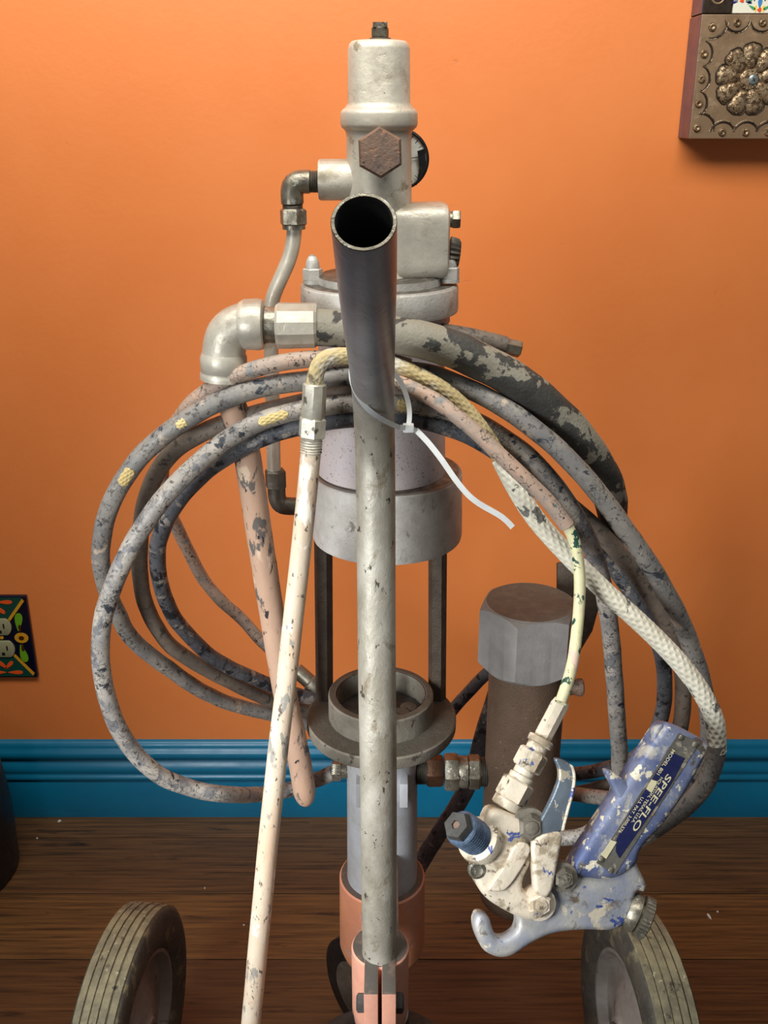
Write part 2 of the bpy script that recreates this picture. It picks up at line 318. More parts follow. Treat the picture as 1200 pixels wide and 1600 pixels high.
# ------------------------------------------------------------------ the room
def struct(o): o['kind'] = 'structure'; return o
WY = 1.30
fl = MB().box((-1.6, -1.2, -0.03), (1.6, WY + 0.02, -0.004)); floor = struct(obj('floor', fl, M['dark'], smooth=0))
floor['label'] = 'dark brown strand bamboo plank floor'
seams = [WY, 1.236]
while seams[-1] > -1.1: seams.append(seams[-1] - 0.119)
for i in range(len(seams) - 1):
    y1, y0 = seams[i], seams[i + 1]; x = -1.6 - 0.1 * (i % 3)
    cuts = [-1.6, [-1.12, 0.62, -0.72, 1.05][i % 4] , 1.6]
    if y0 < 0.3 and i % 2: cuts = [-1.6, 0.2, 1.6]
    for a, b in zip(cuts, cuts[1:]):
        g = 0.0007
        obj('plank', MB().box((a + g, y0 + g, -0.006), (b - g, y1 - g, 0.0)), WOOD[(i * 3 + (a > 0)) % 4], floor, smooth=0, bevel=0.0009)
wl = MB().box((-1.6, WY, 0.0), (1.6, WY + 0.1, 2.5)); wall = struct(obj('wall_back', wl, M['wall'], smooth=0)); wall['label'] = 'bright orange painted wall'
prof = [(0, 0.0), (0.0165, 0.0), (0.0165, 0.0655), (0.0150, 0.0675), (0.0150, 0.0690), (0.0185, 0.0715), (0.0190, 0.0745), (0.0172, 0.0775), (0.0150, 0.0800), (0.0150, 0.0815),
        (0.0165, 0.0850), (0.0155, 0.0905), (0.0120, 0.0965), (0.0090, 0.1010), (0.0085, 0.1035), (0.0125, 0.1060), (0.0150, 0.1100), (0.0152, 0.1150), (0.0130, 0.1195),
        (0.0095, 0.1225), (0.0090, 0.1260), (0.0075, 0.1300), (0.0040, 0.1335), (0, 0.1345)]
bb = MB(); n = len(prof)
bb.add([(x, WY - d, z) for x in (-1.6, 1.6) for d, z in prof], [(i, i + 1, n + i + 1, n + i) for i in range(n - 1)] + [tuple(range(n)), tuple(reversed(range(n, 2 * n)))])
bbo = struct(obj('baseboard_back', bb, M['blue'], smooth=50)); bbo['label'] = 'glossy blue moulded baseboard'

# ------------------------------------------------------------------ the pump (one machine: body, base, wheels, handle)
PY = 0.83
pump = thing('paint_sprayer', (-0.0025, PY, 0.0), 'old silver and cream airless paint sprayer pump on two wheels with tubular handle', 'sprayer')
def zy(py, Y=PY): return at(600, py, Y).z
def LP(cx, rows, Y=PY):         # rows of (photo y, full width in px) -> lathe profile in metres
    x = at(cx, rows[0][0], Y).x; z0 = zy(rows[0][0], Y)
    return Vector((x, Y, z0)), [(z0 - zy(py, Y), ln(w_, py, Y) / 2) for py, w_ in rows]
DN = (0, 0, -1)
def turned(name, cx, rows, mat, n=48, Y=PY, parent=pump, **k):
    p, pr = LP(cx, rows, Y); return obj(name, MB().lathe(p, DN, pr, n), mat, parent, **k)

# top
o = turned('valve_body', 592, [(200, 112), (206, 104), (215, 101), (300, 102), (380, 104), (425, 112), (432, 124), (434, 150)], M['cream'])
turned('cap', 592, [(63, 70), (64.5, 84), (69, 93), (77, 97.5), (160, 98), (167, 104), (171, 114), (174, 119), (178, 121), (194, 121), (199, 117), (203, 108)], M['cream'])
mb = MB(); p = at(594, 64, PY); mb.lathe(p, (0, 0, 1), [(0, ln(17, 60, PY)), (0.002, ln(17, 60, PY))], 24); mb.hexnut(p + Vector((0, 0, 0.002)), (0, 0, 1), 0.0075, ln(14, 55, PY), phase=0.3)
mb.box(tuple(p + Vector((-0.0055, -0.0055, 0.009))), tuple(p + Vector((0.0055, 0.0055, 0.0125))))
obj('top_plug', mb, M['fitting'], pump)
# rusty hexagon plug on the front
p = at(594, 240, PY - 0.048); mb = MB(); nrm = Vector((0.0, -1, 0.10)).normalized()
mb.lathe(p - nrm * -0.0, -nrm, [(0, ln(26, 240, 0.78)), (0.016, ln(28, 240, 0.78))], 24)
mb.lathe(p + nrm * 0.001, nrm, [(-0.001, ln(37, 240, .78)), (0.010, ln(38, 240, .78)), (0.0125, ln(34, 240, .78)), (0.0128, 0.001)], 6, phase=R(32), ref=(0, 0, 1))
obj('hex_plug', mb, M['rust'], pump)['label'] = 'rusty brown hexagonal plug'
# left port with elbow and air tube
def span(name, x0, x1, py, h, mat, Y=PY, n=28, kind='cyl', parent=pump, phase=0.0):
    a = at(x0, py, Y); L_ = at(x1, py, Y).x - a.x; mb = MB(); r = ln(h, py, Y) / 2
    if kind == 'hex': mb.hexnut(a, (1, 0, 0), L_, r, phase)
    elif kind == 'thr': mb.threads(a, (1, 0, 0), L_, r)
    elif kind == 'nut': mb.lathe(a, (1, 0, 0), [(0, r * .9), (L_ * .15, r), (L_ * .85, r), (L_, r * .9)], 6, phase)
    else: mb.lathe(a, (1, 0, 0), [(0, r * .95), (min(0.0015, L_ * .2), r), (L_, r)], n)
    return obj(name, mb, mat, parent)
span('port_boss', 498, 552, 281, 62, M['cream'])
span('thread', 481, 500, 284, 34, M['thread'], kind='thr')
Yt = PY
el = crom(path([(484, 284, Yt), (468, 284, Yt), (459, 287, Yt), (456, 297, Yt), (457, 318, Yt)]), 0.002)
mb = MB().tube(el, ln(18, 284, Yt), 20); obj('elbow', mb, M['fitting'], pump)
def vspan(name, cx, y0, y1, wd, mat, Y=PY, kind='cyl', n=28, parent=pump, phase=0.2):
    a = at(cx, y0, Y); L_ = a.z - at(cx, y1, Y).z; r = ln(wd, y0, Y) / 2; mb = MB()
    if kind == 'hex': mb.hexnut(a, DN, L_, r, phase)
    elif kind == 'thr': mb.threads(a, DN, L_, r)
    else: mb.lathe(a, DN, [(0, r), (L_, r)], n)
    return obj(name, mb, mat, parent)
vspan('thread', 457, 314, 328, 33, M['thread'], kind='thr')
vspan('compression_nut', 458, 326, 352, 43, M['fitting'], kind='hex')
vspan('ferrule', 459, 351, 358, 36, M['fitting'])
mb = MB().tube(crom(path([(460, 354, PY), (459, 375, PY), (453, 402, PY), (440, 432, PY), (427, 462, PY), (423, 490, PY), (424, 560, PY), (426, 640, PY), (428, 740, PY)])), ln(11.5, 500, PY), 16)
obj('air_tube', mb, M['cream'], pump)
vspan('compression_nut', 430, 734, 762, 34, M['thread'], kind='hex')
mb = MB().tube(crom(path([(432, 758, PY), (433, 778, PY), (439, 789, PY), (455, 791, PY), (492, 791, PY)]), 0.002), ln(14, 780, PY), 18)
obj('elbow', mb, M['thread'], pump)
# gauge behind, to the right
gp = at(624, 249, PY + 0.03); gn = Vector((0.12, -1, 0.03)).normalized(); gr = ln(46, 249, PY + .03)
obj('gauge_case', MB().lathe(gp, gn, [(-0.02, gr * .9), (0.0, gr), (0.004, gr), (0.005, gr * .93), (0.002, gr * .9)], 48, ref=(0, 0, 1)), M['black'], pump)
gf = obj('gauge_dial', MB().lathe(gp + gn * 0.002, gn, [(0, gr * .9), (0.0006, gr * .9)], 48, ref=(0, 0, 1)), M['whiteface'], pump)
mb = MB(); q = gp + gn * 0.0032
for a in range(0, 360, 15):
    d = Vector((math.cos(R(a)), 0, math.sin(R(a)))); mb.tube([q + d * gr * .72, q + d * gr * .86], 0.0003, 5)
mb.tube([q, q + Vector((.9, 0, .1)) * gr * .7], 0.0004, 5)
obj('gauge_marking', mb, M['black'], pump)
obj('gauge_patch', MB().slab([at(x, y, PY + .026) for x, y in [(652, 236), (664, 232), (666, 262), (655, 284), (650, 290), (656, 262)]], gn, 0.001), M['black'], pump)
# right hand cast box with bolt and knurled knob
x0 = at(612, 380, PY).x; x1 = at(700, 380, PY).x
mb = MB(); zt, zb = zy(316), zy(432); pr = []
for (xx, w1, zt_, zb_) in [(x0, 0.026, zt - .001, zb - .004), (x1 - 0.006, 0.027, zt, zb), (x1 - .0015, 0.0255, zt - .0015, zb + .002), (x1, 0.022, zt - .005, zb + .006)]:
    ring = []
    for k in range(32):
        a = 2 * math.pi * k / 32; c, s_ = math.cos(a), math.sin(a); e = 0.42
        ring.append(Vector((xx, PY + w1 * math.copysign(abs(c) ** e, c), (zt_ + zb_) / 2 + (zt_ - zb_) / 2 * math.copysign(abs(s_) ** e, s_))))
    pr.append(ring)
vs = [p for r_ in pr for p in r_]; fs = [(k * 32 + i, k * 32 + (i + 1) % 32, (k + 1) * 32 + (i + 1) % 32, (k + 1) * 32 + i) for k in range(3) for i in range(32)] + [tuple(range(31, -1, -1)), tuple(96 + i for i in range(32))]
obj('side_casting', MB().add(vs, fs), M['cream'], pump)
span('bolt', 698, 707, 343, 24, M['fitting'])
span('bolt_head', 706, 719, 343, 30, M['fitting'], kind='nut', phase=0.4)
a = at(701, 396, PY - .004); mb = MB(); L_ = ln(17, 396, PY); r = ln(26, 396, PY)
mb.lathe(a, (1, 0, -.12), [(0, r * .95), (L_ * .1, r), (L_ * .8, r * .92), (L_, r * .75)], 40, rfun=lambda i, t: 1.0 if i % 2 else 0.9)
obj('knurled_knob', mb, M['thread'], pump)
# top flange, its ring and acorn nuts
turned('flange_ring', 594, [(428, 186), (430, 195), (446, 196)], M['silver'])
turned('top_flange', 593, [(441, 238), (443, 243), (446, 246), (479, 246), (484, 243)], M['silver'], n=64)
for cx, yb, dY, w_ in ((489, 439, -.006, 27), (703, 437, -.012, 26)):
    Y = PY + dY; a = at(cx, yb, Y); u = ln(1, yb, Y); mb = MB()
    mb.lathe(a, (0, 0, 1), [(-.002, u * w_ * .58), (0.001, u * w_ * .58)], 24)
    mb.hexnut(a, (0, 0, 1), u * 20, u * w_ * .58, phase=0.2)
    mb.lathe(a + Vector((0, 0, u * 18)), (0, 0, 1), [(0, u * w_ * .40), (u * 8, u * w_ * .40), (u * 14, u * w_ * .34), (u * 20, u * w_ * .2), (u * 23, u * 1)], 20)
    obj('acorn_nut', mb, M['silver'], pump)
# cylinder and lower collar
turned('neck_ring', 600, [(484, 206), (500, 206), (503, 200)], M['body'])
turned('motor_cylinder', 596, [(486, 196), (740, 199), (745, 199), (752, 190)], M['body'], n=64)
turned('lower_collar', 605, [(733, 224), (735, 231), (738, 234), (830, 233), (835, 230)], M['silver'], n=64)
# tie rods
for cx0, cx1 in ((505, 508), (684, 682)):
    a = at(cx0, 835, PY + .03); b = Vector((at(cx1, 1090, PY + .04).x, PY + .03, zy(1117)))
    mb = MB().lathe(a, b - a, [(0, ln(15, 900, PY)), ((b - a).length, ln(15, 900, PY))], 6, phase=R(8)); obj('tie_rod', mb, M['rod'], pump, smooth=20)
# round plate with its open cup
turned('round_plate', 596, [(1116, 229), (1118, 233), (1131, 232), (1134, 228), (1138, 170), (1140, 104)], M['disc'], n=64)
p, _ = LP(595, [(1083, 100)]); z1 = zy(1117); u = ln(1, 1090, PY)
obj('cup_ring', MB().lathe(p, DN, [(0, u * 70), (-.0006, u * 72), (-.0006, u * 80), (0.0008, u * 82), (p.z - z1 + .001, u * 82), (p.z - z1 + .001, u * 69), (0.0, u * 69)], 64, cap=False), M['disc'], pump)
mb = MB().lathe(Vector((p.x, p.y, z1 + .001)), (0, 0, 1), [(0, u * 68), (0.0012, u * 67)], 40)
obj('cup_floor', mb, M['dark'], pump)
mb = MB(); c0 = Vector((p.x, p.y, z1 + .002))
mb.lathe(c0 + Vector((0.002, 0.008, 0)), (0, 0, 1), [(0, .012), (0.012, .012), (.014, .010), (.0142, .006)], 24); mb.hexnut(c0 + Vector((.020, -.008, 0)), (0, 0, 1), .007, .0085)
mb.lathe(c0 + Vector((0.002, 0.008, 0.01)), (0, 0, 1), [(0, .004), (0.024, .004)], 12)
mb.lathe(c0 + Vector((.027, .006, .001)), (0, 0, 1), [(0, .008), (.003, .008), (.004, .005)], 20)
obj('packing_nut', mb, M['disc'], pump)
# fluid cylinder
turned('fluid_cylinder', 597, [(1136, 100), (1142, 108), (1150, 110), (1360, 109), (1374, 109)], M['lower'], n=64)
for s_ in (-1, 1):
    xc = at(597, 1215, PY).x; mb = MB().box((xc + s_ * .021 - .004, PY - .0405, zy(1222)), (xc + s_ * .021 + .004, PY - .020, zy(1186)))
    obj('bracket_lug', mb, M['lower'], pump, bevel=0.001)
span('thread', 651, 668, 1204, 44, M['thread'], kind='thr')
span('hex_fitting', 666, 692, 1204, 50, M['bronze'], kind='nut', phase=.25)
span('hex_fitting', 694, 717, 1206, 58, M['fitting'], kind='nut', phase=.3)
span('collar', 716, 730, 1206, 50, M['fitting'])
span('hex_fitting', 731, 750, 1206, 54, M['fitting'], kind='nut', phase=.3)
span('thread', 749, 768, 1206, 46, M['thread'], kind='thr')
span('hex_fitting', 519, 533, 1204, 32, M['fitting'], kind='nut', phase=.3)
span('thread', 532, 545, 1204, 25, M['fitting'], kind='thr')
# sleeve and pedestal
turned('sleeve', 597, [(1366, 128), (1368, 133), (1468, 132), (1480, 122), (1494, 92), (1497, 88)], M['orange'], n=64)
turned('pedestal', 594, [(1494, 87), (1575, 88), (1588, 84), (1594, 74), (1640, 74)], M['pinkb'], n=48)
# handle: bent tube open at its near end, standing in a split clamp
hr = 0.0150
hp = [at(593, 1494, 0.668), at(592, 1350, 0.668), at(591, 1200, 0.672), at(589, 1050, 0.686), at(588, 900, 0.702), at(587, 760, 0.712), at(586, 700, 0.713),
      at(584.5, 650, 0.700), at(582.5, 600, 0.668), at(580, 555, 0.620), at(576, 490, 0.550), at(573, 430, 0.502), at(568.5, 347, 0.464)]
cl = crom(hp, 0.006)
mb = MB(); tb = cl; mb.tube(tb, hr, 40); mb.f = mb.f[:-1]                    # outer skin, open at the end
T = (tb[-1] - tb[-2]).normalized(); e = tb[-1]
inn = list(reversed(tb)); m2 = MB().tube(inn[:40], hr * .865, 40); m2.f = m2.f[:-2] + [m2.f[-1]]
obj('tube_bore', m2, M['dark'], pump, smooth=60)
u_ = Vector((1, 0, 0)); w_ = T.cross(u_).normalized(); u_ = w_.cross(T)
prr = [(hr, -0.0003), (hr * .98, .0004), (hr * .885, .0004), (hr * .862, -.0008)]
vs = [e + T * t + (u_ * math.cos(a) + w_ * math.sin(a)) * r_ for r_, t in prr for a in [2 * math.pi * i / 40 for i in range(40)]]
obj('handle_tube', mb, M['pipe'], pump, smooth=60)['label'] = 'grey tube, bare polished steel near its open end'
obj('tube_rim', MB().add(vs, [(k_ * 40 + i, k_ * 40 + (i + 1) % 40, (k_ + 1) * 40 + (i + 1) % 40, (k_ + 1) * 40 + i) for k_ in range(3) for i in range(40)]), M['fitting'], pump, smooth=60)
# foot of the handle: boss, ears, web
hb = at(594, 1480, 0.676); zt = hb.z + 0.002; br = ln(45, 1500, .67)
obj('clamp_boss', MB().lathe(Vector((hb.x, .676, zt)), DN, [(0, br * .95), (.0015, br), (.07, br), (.085, br * .93), (.09, br * .8)], 48), M['pinkb'], pump)
for s_ in (-1, 1):
    a = hb.x + s_ * .0016; b = hb.x + s_ * .0135
    obj('clamp_ear', MB().box((min(a, b), .622, zt - .16), (max(a, b), .665, zt + .0012)), M['pinkb'], pump, bevel=.0012)
    a = hb.x + s_ * .013; b = hb.x + s_ * .0215
    mb = MB().lathe(Vector((a, .640, zt - .028)), (s_, 0, 0), [(0, .0085), (.006, .0085), (.0075, .006)], 6, phase=.2); obj('clamp_bolt', mb, M['dark'], pump)
obj('web', MB().box((hb.x - .017, .685, zt - .07), (hb.x + .017, .80, zt - .004)), M['orange'], pump, bevel=.002)
obj('base_plate', MB().lathe(Vector((hb.x, .76, .085)), DN, [(0, .085), (.002, .09), (.02, .09), (.022, .085)], 48), M['dark'], pump)
obj('axle', MB().lathe(Vector((-.270, .78, .122)), (1, 0, 0), [(0, .008), (.54, .008)], 20), M['rod'], pump)
obj('post', MB().lathe(Vector((hb.x, .80, .13)), DN, [(0, .03), (.13, .035)], 24), M['dark'], pump)
# wheels
def tire_profile():
    pts = []; Wd = .024
    pts += [(-Wd * .80, .082), (-Wd * .98, .092), (-Wd * 1.02, .104), (-Wd * .98, .116), (-Wd * .90, .1235), (-Wd * .80, .1262)]
    return pts
def wheel(x, yaw, first=None):
    o = bpy.data.objects.new('wheel', None); COL.objects.link(o); o.parent = pump; o.location = Vector((x, .78, .127)) - pump.location
    return o
def wheel_mesh(wh):
    c = wloc(wh); Wd = .025; A = (1, 0, 0)
    side = [(-Wd * .55, .078), (-Wd * .80, .083), (-Wd * .98, .092), (-Wd * 1.02, .104), (-Wd, .114), (-Wd * .92, .121), (-Wd * .84, .1235)]
    obj('tire', MB().lathe(c, A, side + [(-t, r_) for t, r_ in reversed(side)] + [side[0]], 96, cap=False), M['tire'], wh, smooth=60)
    tr = [(-.0212, .122)]; n_ = 5; w1 = .0424 / n_
    for k in range(n_):
        a = -.0212 + k * w1; cr = .127 - .0016 * abs((k + .5) / n_ * 2 - 1) ** 2
        tr += [(a + .0007, cr - .0022), (a + .0011, cr), (a + w1 - .0011, cr), (a + w1 - .0007, cr - .0022)]
    tr.append((.0212, .122))
    obj('tread', MB().lathe(c, A, tr, 120, cap=False, rfun=lambda i, t: 1 + .002 * math.sin(i * 2.3 + t * 400)), M['tread'], wh, smooth=60)
    for s_ in (-1, 1):
        obj('wheel_disc', MB().lathe(c, (s_, 0, 0), [(.015, .0835), (.019, .082), (.019, .078), (.008, .072), (.006, .062), (.008, .050), (.016, .034), (.020, .024), (.021, .016), (.024, .014), (.024, .001)], 64, cap=False), M['rim'], wh, smooth=50)
    obj('hub_nut', MB().hexnut(c + Vector((.0, 0, 0)), A, .028, .010), M['thread'], wh)
w1 = wheel(-.270, 0); wheel_mesh(w1); w1.rotation_euler = (0, R(1), R(-7))
w2 = copy_tree(w1, pump); w2.location = Vector((.270, .78, .127)) - pump.location; w2.rotation_euler = (0, R(-1), R(187))
w3 = bpy.data.objects.new('caster_wheel', None); COL.objects.link(w3); w3.parent = pump; w3.location = Vector((-.024, .888, .066)) - pump.location
c = wloc(w3); obj('tire', MB().lathe(c, (1, 0, 0), [(-.010, .04), (-.011, .058), (-.006, .066), (.006, .066), (.011, .058), (.010, .04)], 64), M['black'], w3)
obj('wheel_disc', MB().lathe(c, (-1, 0, 0), [(.008, .042), (.012, .038), (.013, .015), (.014, .002)], 40), M['rod'], w3); w3.rotation_euler = (0, 0, R(40))
obj('caster_fork', MB().box((-.024, .85, .055), (-.012, .885, .075)), M['dark'], pump, bevel=.002)
# filter canister
FY = PY
hc = at(828, 940, FY); zt = hc.z; zb = zy(1036, FY); Rh = ln(80, 960, FY); mb = MB()
n = 96; vs = []; rows = [(zt, 'c', .84), (zt - .0008, 'c', .866), (0, 'm', 1), (0, 'b', 1), (0, 'B', 1), (zb, 'c', .866), (zb, 'c', .6)]
ph0 = R(-90 - 20.5)
for (z_, kd, sc) in rows:
    for i in range(n):
        a = 2 * math.pi * i / n + ph0; loc = (a - ph0) % (math.pi / 3) - math.pi / 6
        rh = Rh * .866 / math.cos(loc)
        if kd == 'c': rr, zz = Rh * sc, z_
        elif kd == 'm': rr = min(rh, Rh * .89); zz = zt - .0008 - (rr - Rh * .866) * .55
        elif kd == 'B': rr = rh; zz = zb + .001 + (rh - Rh * .866) * .8
        elif kd == 'b': rr = rh; zz = zt - .0008 - (rh - Rh * .866) * .62
        else: rr, zz = rh * sc, z_
        vs.append((hc.x + rr * math.cos(a), FY + rr * math.sin(a), zz))
fs = [(k * n + i, k * n + (i + 1) % n, (k + 1) * n + (i + 1) % n, (k + 1) * n + i) for k in range(len(rows) - 1) for i in range(n)] + [tuple(range(n))]
obj('hex_cap', MB().add(vs, fs), M['capm'], pump, smooth=25)
bx_ = at(821, 1100, FY).x; rb = ln(59, 1100, FY)
obj('filter_canister', MB().lathe(Vector((bx_, FY, zb + .001)), DN, [(0, rb * .93), (.003, rb * .93), (.0045, rb), (zb - .27, rb), (zb - .262, rb * .97), (zb - .255, rb * .8)], 48), M['brown'], pump)
obj('bolt_head', MB().lathe(at(880, 1074, FY), (1, 0, 0), [(0, .0075), (.012, .0075), (.0145, .0088), (.018, .0088), (.0192, .007)], 18), M['rust'], pump)
obj('rear_bracket', MB().slab([at(x, y, FY + .06) for x, y in [(870, 880), (925, 868), (938, 905), (936, 945), (925, 985), (905, 1018), (870, 1010)]], (0, -1, .2), .006, .001), M['rod'], pump)
obj('drain_plug', MB().hexnut(at(828, 1285, FY - .02), (0, -.5, -1), .02, .014), M['fitting'], pump)

# elbow, nipple and hose end across the top
EY = 0.765
e = path([(349, 592, EY), (349, 575, EY), (350, 548, EY), (356, 524, EY), (372, 510, EY), (392, 506, EY), (402, 506, EY)])
mb = MB().tube(crom(e, .002), lambda t: ln(34, 520, EY) * (1.08 if t < .10 else 1.0), 32)
a = at(380, 507, EY); u = ln(1, 507, EY)
mb.lathe(a, (1, 0, 0), [(-u * 6, u * 34), (u * 2, u * 39), (u * 24, u * 40), (u * 31, u * 38), (u * 33, u * 30)], 40)
a = at(349, 556, EY); mb.lathe(a, DN, [(-u * 6, u * 34), (u * 2, u * 37), (u * 22, u * 37), (u * 26, u * 33)], 40)
obj('pipe_elbow', mb, M['cream'], pump, smooth=55)
mb = MB(); a = at(410, 508, EY); mb.threads(a, (1, 0, 0), u * 6, u * 30, .001); mb.lathe(a, (1, 0, -.01), [(0, u * 28), (u * 22, u * 28)], 32); obj('nipple', mb, M['fitting'], pump)

# ------------------------------------------------------------------ hoses
def hose(name, pts, r, mat, label, parent=None, n=16, wob=0.03, cat='hose', group=None, step=.004):
    mb = MB().tube(crom(path(pts), step), r, n, rfun=lambda a, s_: 1 + wob * math.sin(s_ * 140 + 2 * math.sin(a)) * math.sin(s_ * 37 + a * 2))
    o = obj(name, mb, mat, parent, smooth=60)
    if label and not parent: tag(o, label, cat, group)
    return o
G = thing('supply_hose', at(460, 510, EY), 'thick black rubber hose with beige paint splashes arching right behind the handle', 'hose')
mb = MB(); a = at(432, 509, EY); mb.lathe(a, (1, 0, .01), [(0, u * 33), (u * 4, u * 36), (u * 60, u * 35), (u * 64, u * 31)], 12, phase=.2); obj('hose_ferrule', mb, M['cream'], G, smooth=20)
hose('hose_body', [(490, 511, EY), (535, 514, EY), (580, 518, .752), (640, 527, .745), (700, 543, .745), (760, 569, .745), (815, 602, .745), (862, 640, .75), (905, 686, .755), (938, 735, .765), (954, 780, .785), (958, 830, .81), (954, 884, .835)],
     lambda t: 0.0142 if t < .75 else 0.0142 - .006 * (t - .75) / .25, M['hose_big'], None, G, n=28)
tag(hose('vent_tube', [(690, 520, .80), (740, 528, .80), (790, 541, .80)], .0078, M['hose_brown'], None), 'short grey tube end with fitting poking out behind the thick black hose', 'tube')
bpy.data.objects['vent_tube'].name = 'drain_tube'
dt = bpy.data.objects['drain_tube']
obj('end_fitting', MB().hexnut(at(786, 540, .80), at(820, 548, .80) - at(786, 540, .80), .015, .0068), M['fitting'], dt)

hose('air_hose', [(640, 572, .765), (590, 562, .762), (545, 560, .758), (470, 562, .752), (420, 571, .750), (360, 590, .755), (312, 620, .765), (284, 650, .785), (262, 695, .815), (252, 745, .85), (258, 780, .88), (272, 815, .91), (295, 862, .94), (316, 902, .96), (344, 937, .97), (379, 968, .98), (410, 1003, .98), (470, 1053, .97)],
     lambda t: .0066 if t < .35 else .0066, M['hose_pink'], 'topmost pinkish air hose with black chips, crossing under the pipe elbow')
ah = bpy.data.objects['air_hose']
a0, a1 = at(463, 1047, .97), at(500, 1079, .96); mb = MB(); L_ = (a1 - a0).length
mb.lathe(a0, a1 - a0, [(0, .0085), (L_ * .55, .0085), (L_ * .6, .0105), (L_ * .85, .0105), (L_, .008)], 12); obj('hose_ferrule', mb, M['fitting'], ah)

hose('coiled_hose', [(680, 1175, .95), (600, 1165, .97), (520, 1142, .965), (470, 1128, .955), (421, 1115, .94), (365, 1101, .92), (316, 1080, .895), (260, 1042, .865), (208, 1000, .835), (182, 955, .805), (162, 905, .78), (158, 850, .765), (172, 790, .755), (204, 733, .75), (246, 688, .748), (300, 650, .748), (355, 622, .75), (420, 603, .752), (480, 595, .755), (560, 585, .757), (620, 580, .757), (672, 585, .752), (740, 611, .745),
      (800, 645, .735), (861, 692, .728), (920, 752, .722), (973, 822, .722), (1020, 890, .725), (1055, 952, .73), (1080, 1010, .735), (1098, 1070, .74), (1108, 1130, .745), (1100, 1190, .75), (1060, 1235, .77), (1000, 1250, .80), (930, 1245, .86), (860, 1235, .92)],
     .0078, M['hose_grey'], 'outermost cracked grey hose of the coil, widest bulge at far left')
hose('coiled_hose', [(524, 1206, .83), (500, 1216, .838), (460, 1232, .842), (410, 1241, .815), (350, 1241, .755), (300, 1232, .745), (250, 1212, .735), (205, 1170, .728), (175, 1115, .722), (160, 1055, .718), (157, 1000, .715), (165, 950, .712), (185, 895, .712), (214, 838, .715), (250, 785, .72), (296, 736, .728), (345, 694, .735), (395, 664, .742), (450, 645, .75), (545, 630, .757), (620, 632, .757), (690, 640, .755), (754, 664, .748),
      (824, 712, .742), (872, 765, .74), (902, 812, .74), (926, 860, .742), (944, 924, .745), (955, 1000, .75), (962, 1090, .755), (968, 1190, .765), (962, 1245, .775), (930, 1295, .79), (880, 1310, .80), (830, 1300, .82)],
     .0076, M['hose_white'], 'pale cracked hose making the lowest left loop down over the blue baseboard')
hose('coiled_hose', [(685, 1120, .975), (600, 1110, .98), (520, 1098, .965), (460, 1084, .94), (421, 1070, .92), (344, 1035, .885), (302, 1000, .865), (270, 961, .845), (251, 912, .82), (246, 860, .80), (260, 812, .78), (292, 765, .768), (340, 722, .76), (400, 688, .757), (460, 668, .757), (545, 654, .76), (620, 652, .76), (690, 664, .758), (760, 695, .755),
      (840, 760, .775), (905, 825, .80), (950, 875, .815), (992, 935, .82), (1024, 995, .825), (1036, 1035, .83), (1038, 1095, .835), (1024, 1145, .84), (995, 1182, .86), (950, 1200, .89), (893, 1210, .92), (820, 1215, .95)],
     .0074, M['hose_dark'], 'innermost dark charcoal hose of the coil with black chipped skin')
hose('coiled_hose', [(680, 1150, .99), (600, 1135, 1.0), (520, 1118, .98), (460, 1106, .95), (421, 1094, .93), (365, 1068, .905), (316, 1042, .885), (270, 1012, .87), (240, 972, .855), (222, 923, .84), (218, 860, .825), (224, 800, .81), (240, 748, .798), (274, 702, .788), (330, 670, .778), (390, 650, .77), (450, 635, .768), (545, 615, .768), (640, 618, .765), (720, 650, .765), (800, 705, .77), (880, 780, .775), (940, 835, .78), (1000, 905, .785), (1042, 975, .79), (1066, 1050, .80), (1064, 1130, .81), (1045, 1185, .83), (1000, 1215, .86), (950, 1228, .89), (893, 1240, .92), (820, 1245, .94)],
     .0076, M['hose_brown'], 'dusty brown grey hose tucked behind the outer loops of the coil')
# spots where the rubber has flaked off and the yellow braid shows
def bare_spot(parent, pts, i0, L_, r, half, jag):
    """a strip of braid lying on the camera-side skin of a hose: starts at path point i0 and is L_ long"""
    c = crom(path(pts), .004); k0 = min(range(len(c)), key=lambda i: (c[i] - at(*i0)).length); c = crom(c[k0:k0 + int(L_ / .004) + 2:2], .0007); vs = []; fs = []; na = 22
    for i, p in enumerate(c):
        T = (c[min(i + 1, len(c) - 1)] - c[max(i - 1, 0)]).normalized(); n0 = (Vector((0, 0, H)) - p); n0 = (n0 - T * n0.dot(T)).normalized(); b_ = T.cross(n0); t = i / (len(c) - 1)
        hw_ = half * min(1, 5 * t + .3) * min(1, 4 * (1 - t) + .4) * (1 + jag * math.sin(t * 17))
        for j in range(na + 1):
            a = (j / na * 2 - 1) * hw_; e_ = 1 - (j / na * 2 - 1) ** 6; h = r * (.985 + .065 * e_ + .05 * e_ * max(math.sin(9 * a * 2 + i * .0007 * 900), math.sin(9 * a * 2 - i * .0007 * 900)))
            vs.append(p + (n0 * math.cos(a + .1) + b_ * math.sin(a + .1)) * h)
    for i in range(len(c) - 1):
        for j in range(na): fs.append((i * (na + 1) + j, i * (na + 1) + j + 1, (i + 1) * (na + 1) + j + 1, (i + 1) * (na + 1) + j))
    obj('exposed_braid', MB().add(vs, fs), M['braid_spot'], parent, smooth=80)['label'] = 'bare yellow braid'
HB = [(182, 955, .805), (162, 905, .78), (158, 850, .765), (172, 790, .755), (204, 733, .75), (246, 688, .748), (300, 650, .748), (355, 622, .75), (420, 603, .752)]
bare_spot(bpy.data.objects['coiled_hose'], HB, (190, 750, .752), .018, .0078, .62, .10)
bare_spot(bpy.data.objects['coiled_hose'], HB, (283, 662, .748), .008, .0078, .45, .2)
HC = [(250, 785, .72), (296, 736, .728), (345, 694, .735), (395, 664, .742), (450, 645, .75), (545, 630, .757), (620, 632, .757), (690, 640, .755), (754, 664, .748)]
